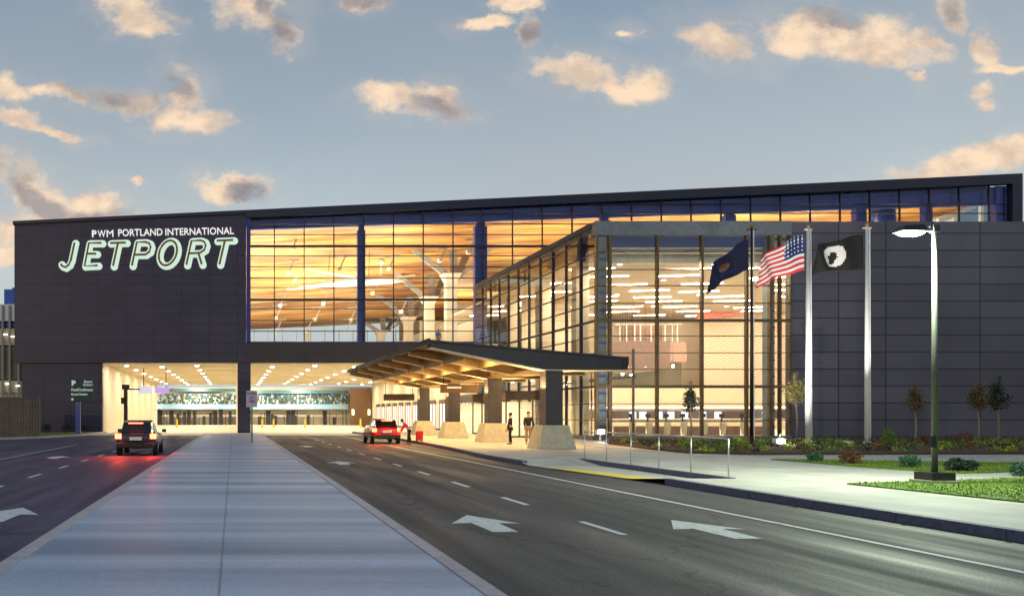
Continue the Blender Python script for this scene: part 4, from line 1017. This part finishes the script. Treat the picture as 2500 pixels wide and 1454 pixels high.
# ------------------------------------------------------------------ CARS
def car(X, Y, paint, lab, name='parked_car', lights=14.):
    """rear at Y, driving away (+Y)"""
    t = thing(name, (X, Y+2.1, 0), lab, 'car')
    def W(pts): return [(X+a, Y+b_, c_) for a, b_, c_ in pts]
    # lofted body: (y, half width low, half width belt, z low, z belt, z top, half width top)
    S = [(0.0, .70, .74, .45, .78, .92, .60), (.08, .82, .86, .32, .92, .98, .70), (.5, .86, .90, .28, .98, 1.02, .72), (1.4, .87, .92, .24, .96, 1.0, .74), (2.6, .87, .92, .24, .95, .98, .74), (3.3, .86, .90, .25, .9, .94, .68), (4.0, .80, .84, .3, .72, .8, .56), (4.25, .66, .7, .42, .62, .68, .45)]
    b = MB(); n = 10
    for (y, wl, wb, zl, zb, zt, wt) in S:
        ring = [(-wl*.9, zl), (-wl, zl+.12), (-wb, zb-.2), (-wb*.97, zb), (-wt, zt), (wt, zt), (wb*.97, zb), (wb, zb-.2), (wl, zl+.12), (wl*.9, zl)]
        b.v += [(X+a, Y+y, c_) for a, c_ in ring]
    for i in range(len(S)-1):
        for k in range(n):
            k2 = (k+1) % n; b.f.append((i*n+k, (i+1)*n+k, (i+1)*n+k2, i*n+k2)); b.mi.append(0)
    b.f.append(tuple(range(n))); b.f.append(tuple(range((len(S)-1)*n, len(S)*n))[::-1]); b.mi += [0, 0]
    bd = b.build('body', paint, t, smooth=True); sm = bd.modifiers.new('sub', 'SUBSURF'); sm.levels = 1; sm.render_levels = 2
    # cabin
    C = [(.12, .66, .98, .64, 1.02), (.55, .70, .98, .58, 1.42), (1.5, .74, .96, .58, 1.5), (2.3, .72, .95, .56, 1.44), (3.05, .68, .93, .62, .96)]
    b = MB()
    for (y, wb, zb, wt, zt) in C: b.v += [(X-wb, Y+y, zb-.03), (X-wt, Y+y, zt), (X+wt, Y+y, zt), (X+wb, Y+y, zb-.03)]
    for i in range(len(C)-1):
        for k, mi in ((0, 1), (1, 0), (2, 1)):
            if i == 0 and k == 1: mi = 1
            if i == 3 and k == 1: mi = 1
            b.f.append((i*4+k, (i+1)*4+k, (i+1)*4+k+1, i*4+k+1)); b.mi.append(mi)
    b.f.append((0, 1, 2, 3)); b.mi.append(1)
    b.build('cabin', [paint, 'carglass'], t, bevel=.03)
    for sx in (-1, 1):
        for yy in (.75, 3.35):
            w_ = MB().tube([(X+sx*.68, Y+yy, .32), (X+sx*.88, Y+yy, .32)], .32, 20).build('wheel', 'rubber', t)
            MB().tube([(X+sx*.885, Y+yy, .32), (X+sx*.895, Y+yy, .32)], .2, 14).build('rim', 'chrome', w_)
        MB().box(X+sx*.74-.13, X+sx*.74+.13, Y-.03, Y+.1, .72, .93).build('tail_lamp', 'redlens', t, bevel=.02)
        MB().box(X+sx*1.0-.1, X+sx*1.0+.1, Y+2.5, Y+2.62, .95, 1.1).build('wing_mirror', paint, t, bevel=.02)
        l = light('AREA', (X+sx*.74, Y-.06, .82), 40*lights/14, (1, .06, .02), .18, rot=(R(-58), 0, 0), name='tail_light_glow')
    MB().box(X-.26, X+.26, Y-.05, Y-.01, .66, .8).build('number_plate', 'white_paint', t)
    MB().box(X-.8, X+.8, Y-.06, Y+.05, .34, .55).build('bumper', 'dark', t, bevel=.03)
    MB().box(X-.3, X+.3, Y+.0, Y+.1, 1.36, 1.40).build('brake_light', 'redlens', t)
    return t
car(PX(945, 51), 51, 'red_car', 'red hatchback with glowing tail lamps stopped beside the kerb before the canopy')
car(-4.15, 36.5, 'dark_car', 'dark car with bright red tail lamps driving away on the left road', 'moving_car', 20)

# ------------------------------------------------------------------ PEOPLE
def skin(name, chains, m_, parent, sub=2):
    """one continuous surface grown over a skeleton; chains: list of [(x,y,z,r),...]; equal points are merged"""
    me = bpy.data.meshes.new(name); bm = bmesh.new(); ly = bm.verts.layers.skin.verify(); seen = {}
    def gv(p):
        k = tuple(round(q, 4) for q in p[:3])
        if k not in seen:
            v = bm.verts.new(p[:3]); v[ly].radius = (p[3], p[3]*(p[4] if len(p) > 4 else .85)); v[ly].use_root = not seen; seen[k] = v
        return seen[k]
    for ch in chains:
        for a, b_ in zip(ch, ch[1:]):
            va, vb = gv(a), gv(b_)
            if bm.edges.get((va, vb)) is None: bm.edges.new((va, vb))
    bm.to_mesh(me); bm.free(); me.materials.append(M[m_] if isinstance(m_, str) else m_)
    o = bpy.data.objects.new(name, me); COL.objects.link(o); o.parent = parent
    s_ = o.modifiers.new('skin', 'SKIN'); s_.use_smooth_shade = True; q = o.modifiers.new('sub', 'SUBSURF'); q.levels = sub; q.render_levels = sub
    return o
def person(X, Y, Z, rz, lab, top, legs, h=1.75, bend=0., arms=(0, 0), grp=None, step=0.):
    t = thing('person', (X, Y, Z), lab, 'person', grp); t.rotation_euler.z = rz; s = h/1.75; t.scale = (s, s, s)
    def U(p):     # bend the upper body forward about the hips
        x, y, z = p[:3]; dz = z-.95
        if dz > 0 and bend: a = R(bend); y, dz = y*math.cos(a)+dz*math.sin(a), dz*math.cos(a)-y*math.sin(a)
        return (x, y, .95+dz)+tuple(p[3:])
    pel = (0, 0, .95, .13, .75); sp = U((0, 0, 1.15, .125, .7)); ch = U((0, 0, 1.35, .15, .65)); nk = U((0, .0, 1.49, .055, 1)); hb = U((0, .015, 1.57, .07, 1)); hd_ = U((0, .02, 1.66, .083, 1.15)); ht = U((0, .01, 1.725, .06, 1.1))
    body = [[pel, sp, ch, nk, hb, hd_, ht]]; jack = [[(0, 0, .9, .15, .75), U((0, 0, 1.15, .14, .75)), U((0, 0, 1.36, .165, .7)), U((0, 0, 1.46, .075, 1))]]; tr = []
    body.append([hd_, U((0, .115, 1.64, .014, 1))])
    for sx, fwd in ((-1, arms[0]), (1, arms[1])):
        sh = U((sx*.17, 0, 1.4, .062, 1)); a = R(fwd)
        def A(l0, yy=0): return (sx*(.2+.05*l0), math.sin(a)*l0*.58+yy, 1.4-math.cos(a)*l0*.58)
        el = U((*A(.5), .046, 1)); wr = U((*A(.95, .03), .03, 1)); pm = U((*A(1.08, .04), .036, .6)); 
        body += [[ch, sh, el, wr, pm]]; jack += [[jack[0][2], U((sx*.17, 0, 1.4, .078, 1)), U((*A(.5), .06, 1)), U((*A(.9, .025), .048, 1))]]
        for f_, ln in enumerate((.155, .175, .165, .135)):
            body.append([pm, U((*(Vector(A(1.15, .04))+Vector((0, (f_-1.5)*.022, 0))), .01, 1)), U((*(Vector(A(1.08+ln*1.0, .05))+Vector((-sx*.02, (f_-1.5)*.024+.01, 0))), .008, 1))])
        body.append([pm, U((*(Vector(A(1.1, .09))+Vector((-sx*.01, 0, 0))), .011, 1)), U((*(Vector(A(1.18, .11))+Vector((-sx*.02, 0, 0))), .009, 1))])
        st_ = step*sx
        hip = (sx*.09, 0, .9, .09, 1); kn = (sx*.1, .02+st_*.5, .5, .058, 1); an = (sx*.1, st_-.02, .09, .038, 1); to = (sx*.115, st_+.15, .035, .03, .8)
        body.append([pel, hip, kn, an, to]); tr.append([(0, 0, .93, .135, .8), (sx*.09, 0, .88, .1, 1), (sx*.1, .02+st_*.5, .5, .075, 1), (sx*.1, st_-.02, .1, .06, 1)])
        skin('shoe', [[(sx*.1, st_-.06, .05, .045, 1), (sx*.105, st_+.04, .045, .045, .9), (sx*.115, st_+.17, .035, .035, .8)]], 'black_cloth', t, 1)
    skin('body', body, 'skin', t); skin('jacket', jack, top, t); skin('trousers', tr, legs, t)
    c_ = U((0, -.012, 1.69)); o = MB(); o.ball(c_, .1, 8, (.9, 1.02, .95)); hr = o.build('hair', 'hair', t, smooth=True, local=True)
    e = MB()
    for sx in (-1, 1): e.ball(U((sx*.033, .098, 1.665)), .012, 5)
    e.build('eyes', 'dark', t, local=True)
    return t
person(PX(1246, 46), 46.0, .15, R(60), 'person in all black clothing standing left under the canopy', 'black_cloth', 'black_cloth', 1.68, arms=(10, 20), step=.06)
person(PX(1290, 45.6), 45.6, .15, R(170), 'person in a black jacket and khaki trousers standing next to the near canopy column', 'black_cloth', 'khaki', 1.74, arms=(35, 30))
person(PX(999, 50.6), 50.6, 0.0, R(80), 'person in a red jacket leaning forward at the rear of the red car', 'red_cloth', 'black_cloth', 1.6, bend=38, arms=(70, 60), step=.08)
person(PX(1070, 86), 86.0, 8.46, R(180), 'person in a blue top standing inside on the upper floor', 'blue_cloth', 'khaki', 1.8)
X, Y = PX(1024, 51.5), 51.5
t = thing('suitcase', (X, Y, .15), 'dark red upright suitcase standing on the kerb behind the leaning person', 'suitcase')
MB().box(X-.21, X+.21, Y-.12, Y+.12, .2, .76).build('shell', 'red_cloth', t, bevel=.04)
MB().tube([(X-.1, Y+.05, .76), (X-.1, Y+.05, .98), (X+.1, Y+.05, .98), (X+.1, Y+.05, .76)], .012, 6).build('handle', 'dark', t)
for sx in (-.16, .16): MB().tube([(X+sx, Y-.1, .18), (X+sx, Y+.1, .18)], .03, 8).build('wheel', 'rubber', t)

# ------------------------------------------------------------------ WORLD
SUN_EL, SUN_ROT = 4.0, 205.0
wd = bpy.data.worlds.new('World'); sc.world = wd; wd.use_nodes = True; nt = wd.node_tree; N = nt.nodes; L = nt.links; N.clear()
out = N.new('ShaderNodeOutputWorld'); bg = N.new('ShaderNodeBackground')
sky = N.new('ShaderNodeTexSky'); sky.sky_type = 'NISHITA'; sky.sun_disc = False; sky.sun_elevation = R(SUN_EL); sky.sun_rotation = R(SUN_ROT); sky.dust_density = 1.5; sky.air_density = 1.2; sky.ozone_density = 2.0
def mth(op, *a):
    n = N.new('ShaderNodeMath'); n.operation = op
    for i, v in enumerate(a):
        if isinstance(v, (int, float)): n.inputs[i].default_value = v
        else: L.new(v, n.inputs[i])
    return n.outputs[0]
tc = N.new('ShaderNodeTexCoord'); sp = N.new('ShaderNodeSeparateXYZ'); L.new(tc.outputs['Generated'], sp.inputs[0])
yy = mth('MAXIMUM', sp.outputs[1], .02)
u = mth('DIVIDE', sp.outputs[0], yy); v = mth('DIVIDE', sp.outputs[2], yy)
cb = N.new('ShaderNodeCombineXYZ'); L.new(u, cb.inputs[0]); L.new(v, cb.inputs[1])
def noise(scale, detail, rough=.55, vec=None, z=0.):
    n = N.new('ShaderNodeTexNoise'); n.inputs['Scale'].default_value = scale; n.inputs['Detail'].default_value = detail; n.inputs['Roughness'].default_value = rough
    mp = N.new('ShaderNodeMapping'); mp.inputs['Location'].default_value = (z, z*.7, z*1.3); mp.inputs['Scale'].default_value = (1, 1.35, 1); L.new(vec or cb.outputs[0], mp.inputs[0]); L.new(mp.outputs[0], n.inputs['Vector']); return n
# warp the directions so that the cloud outlines are ragged
n1 = noise(9, 7, .62)
sb = N.new('ShaderNodeVectorMath'); sb.operation = 'SUBTRACT'; L.new(n1.outputs['Color'], sb.inputs[0]); sb.inputs[1].default_value = (.5, .5, .5)
s2 = N.new('ShaderNodeVectorMath'); s2.operation = 'SCALE'; L.new(sb.outputs[0], s2.inputs[0]); s2.inputs['Scale'].default_value = .085
ad = N.new('ShaderNodeVectorMath'); ad.operation = 'ADD'; L.new(cb.outputs[0], ad.inputs[0]); L.new(s2.outputs[0], ad.inputs[1])
def blobs(lst):
    acc = None
    for (px, py, rx, ry, rot) in lst:
        mp = N.new('ShaderNodeMapping'); mp.vector_type = 'TEXTURE'
        mp.inputs['Location'].default_value = ((px-CX)/F, (CY-py)/F, 0); mp.inputs['Rotation'].default_value = (0, 0, R(-rot)); mp.inputs['Scale'].default_value = (rx*1.1/F, ry*1.12/F, 1)
        L.new(ad.outputs[0], mp.inputs[0]); ln = N.new('ShaderNodeVectorMath'); ln.operation = 'LENGTH'; L.new(mp.outputs[0], ln.inputs[0])
        d = mth('SUBTRACT', 1.0, ln.outputs['Value'])
        acc = d if acc is None else mth('MAXIMUM', acc, d)
    return acc
LIT = [(325, 20, 105, 50, 25), (365, 60, 60, 30, 10), (625, 25, 110, 50, 10), (690, 80, 60, 35, 30), (20, 225, 65, 32, 18), (150, 222, 95, 26, 3), (300, 240, 120, 36, 8), (445, 235, 60, 62, 20), (440, 295, 100, 34, 12), (40, 285, 75, 20, 12), (130, 310, 85, 15, 10),
       (970, 238, 95, 32, 12), (1085, 240, 75, 32, 20), (560, 452, 105, 24, 10), (75, 450, 110, 50, 28), (240, 482, 60, 28, 0), (120, 540, 260, 60, -5), (20, 600, 60, 30, 0), (1425, 168, 95, 38, 8), (1555, 205, 70, 42, -5), (1500, 200, 60, 25, 25),
       (1770, 115, 115, 62, -3), (1960, 70, 95, 58, 0), (2090, 100, 200, 52, 7), (2250, 110, 60, 20, 5), (2405, 105, 45, 35, 55), (2450, 145, 80, 18, -3), (2390, 205, 40, 22, -10), (2400, 245, 30, 22, 0), (2370, 400, 200, 38, -12), (2470, 380, 110, 40, -5), (1185, 48, 55, 20, 0), (1275, 78, 26, 44, -10), (1540, 72, 38, 16, 0),
       (1255, 4, 60, 18, 0), (2320, 32, 40, 34, 30), (2238, 166, 26, 18, 0), (880, 12, 50, 26, 0), (340, 435, 22, 8, 0), (-200, 300, 160, 60, 0), (2700, 60, 130, 60, 10), (2800, 330, 160, 40, -10), (900, -180, 180, 60, 5), (1700, -260, 240, 70, 0), (-350, 60, 140, 60, 8)]
GREY = [(270, 235, 150, 50, 12), (440, 215, 60, 40, 20), (90, 470, 130, 40, 30), (1060, 245, 110, 40, 8), (600, 470, 90, 22, 18), (2030, 55, 90, 30, 12), (690, 85, 50, 40, 20), (880, 12, 60, 30, 0), (250, 540, 160, 40, 0), (1275, 78, 30, 50, 0), (2320, 30, 45, 40, 0), (640, 20, 40, 30, 0)]
den = blobs(LIT); n2 = noise(14, 10, .66, z=3.1)
dn = mth('ADD', den, mth('MULTIPLY', mth('SUBTRACT', n2.outputs['Fac'], .5), 2.0))
def smooth(x, a, b_):
    m = N.new('ShaderNodeMapRange'); m.interpolation_type = 'SMOOTHSTEP'; m.inputs[1].default_value = a; m.inputs[2].default_value = b_; L.new(x, m.inputs[0]); return m.outputs[0]
mask = smooth(dn, -.16, .66); front = smooth(sp.outputs[1], .03, .12); veil = mth('MULTIPLY', smooth(mth('ADD', den, mth('MULTIPLY', mth('SUBTRACT', n1.outputs['Fac'], .5), 3.0)), -1.0, .6), .13); mask = mth('MULTIPLY', mth('MAXIMUM', mask, veil), front)
gr = blobs(GREY); n3 = noise(11, 5, .6, z=8.7)
shade = smooth(mth('ADD', gr, mth('MULTIPLY', mth('SUBTRACT', n3.outputs['Fac'], .5), 2.2)), -.1, .75)
cmix = N.new('ShaderNodeMix'); cmix.data_type = 'RGBA'; L.new(shade, cmix.inputs[0]); cmix.inputs[6].default_value = (1.0, .76, .54, 1); cmix.inputs[7].default_value = (.43, .38, .36, 1)
# clear sky: Nishita, tinted
def rgbmix(kind, fac, a, b_):
    n = N.new('ShaderNodeMix'); n.data_type = 'RGBA'; n.blend_type = kind
    for idx, v_ in ((0, fac), (6, a), (7, b_)):
        if isinstance(v_, (int, float)): n.inputs[idx].default_value = v_
        elif isinstance(v_, tuple): n.inputs[idx].default_value = (*v_, 1)
        else: L.new(v_, n.inputs[idx])
    return n.outputs[2]
el = mth('MAXIMUM', sp.outputs[2], 0.0)
S1 = 1/.12
hz = mth('SUBTRACT', 1.0, smooth(el, .10, .52))          # thicker, paler air towards the horizon
air = rgbmix('MIX', hz, (.165*S1, .255*S1, .365*S1), (.53*S1, .59*S1, .61*S1))
n4 = noise(1.6, 4, .5, z=5.1)
air = rgbmix('MIX', mth('MULTIPLY', smooth(n4.outputs['Fac'], .35, .7), .45), air, (.40*S1, .41*S1, .43*S1))
skyc = rgbmix('ADD', 1.0, air, rgbmix('MULTIPLY', 1.0, sky.outputs[0], (.15, .15, .15)))
mx = N.new('ShaderNodeMix'); mx.data_type = 'RGBA'; L.new(mask, mx.inputs[0]); L.new(skyc, mx.inputs[6])
n5 = noise(22, 6, .6, z=1.7)
puff = rgbmix('MIX', smooth(n5.outputs['Fac'], .38, .66), cmix.outputs[2], rgbmix('MULTIPLY', 1.0, cmix.outputs[2], (.70, .72, .80)))
cs = N.new('ShaderNodeVectorMath'); cs.operation = 'SCALE'; L.new(puff, cs.inputs[0]); cs.inputs['Scale'].default_value = 1/.12
L.new(cs.outputs[0], mx.inputs[7]); L.new(mx.outputs[2], bg.inputs['Color']); bg.inputs['Strength'].default_value = .12; L.new(bg.outputs[0], out.inputs[0])
# sun: very low and faint, after sunset glow from behind the camera
sl = bpy.data.lights.new('sun', 'SUN'); sl.energy = .25; sl.angle = R(.5); sl.color = (1, .72, .5)
so = bpy.data.objects.new('sun', sl); COL.objects.link(so)
d = Vector((math.sin(R(SUN_ROT))*math.cos(R(SUN_EL)), math.cos(R(SUN_ROT))*math.cos(R(SUN_EL)), math.sin(R(SUN_EL))))
so.rotation_euler = d.to_track_quat('Z', 'Y').to_euler()

# ------------------------------------------------------------------ CAMERA
cam = bpy.data.cameras.new('camera'); co = bpy.data.objects.new('camera', cam); COL.objects.link(co); sc.camera = co
co.location = (0, 0, CZ); co.rotation_euler = (R(90), 0, 0)
cam.sensor_width = 36; cam.lens = F/2500*36; cam.shift_x = (1250-CX)/2500; cam.shift_y = (CY-727)/2500
cam.clip_end = 3000; cam.clip_start = .1
sc.view_settings.view_transform = 'Standard'; sc.view_settings.look = 'None'; sc.view_settings.gamma = 1; sc.view_settings.exposure = 0
cy = sc.cycles; cy.use_denoising = True; cy.max_bounces = 7; cy.diffuse_bounces = 4; cy.glossy_bounces = 3; cy.transparent_max_bounces = 16; cy.sample_clamp_indirect = 6; cy.use_light_tree = True
cy.caustics_reflective = False; cy.caustics_refractive = False
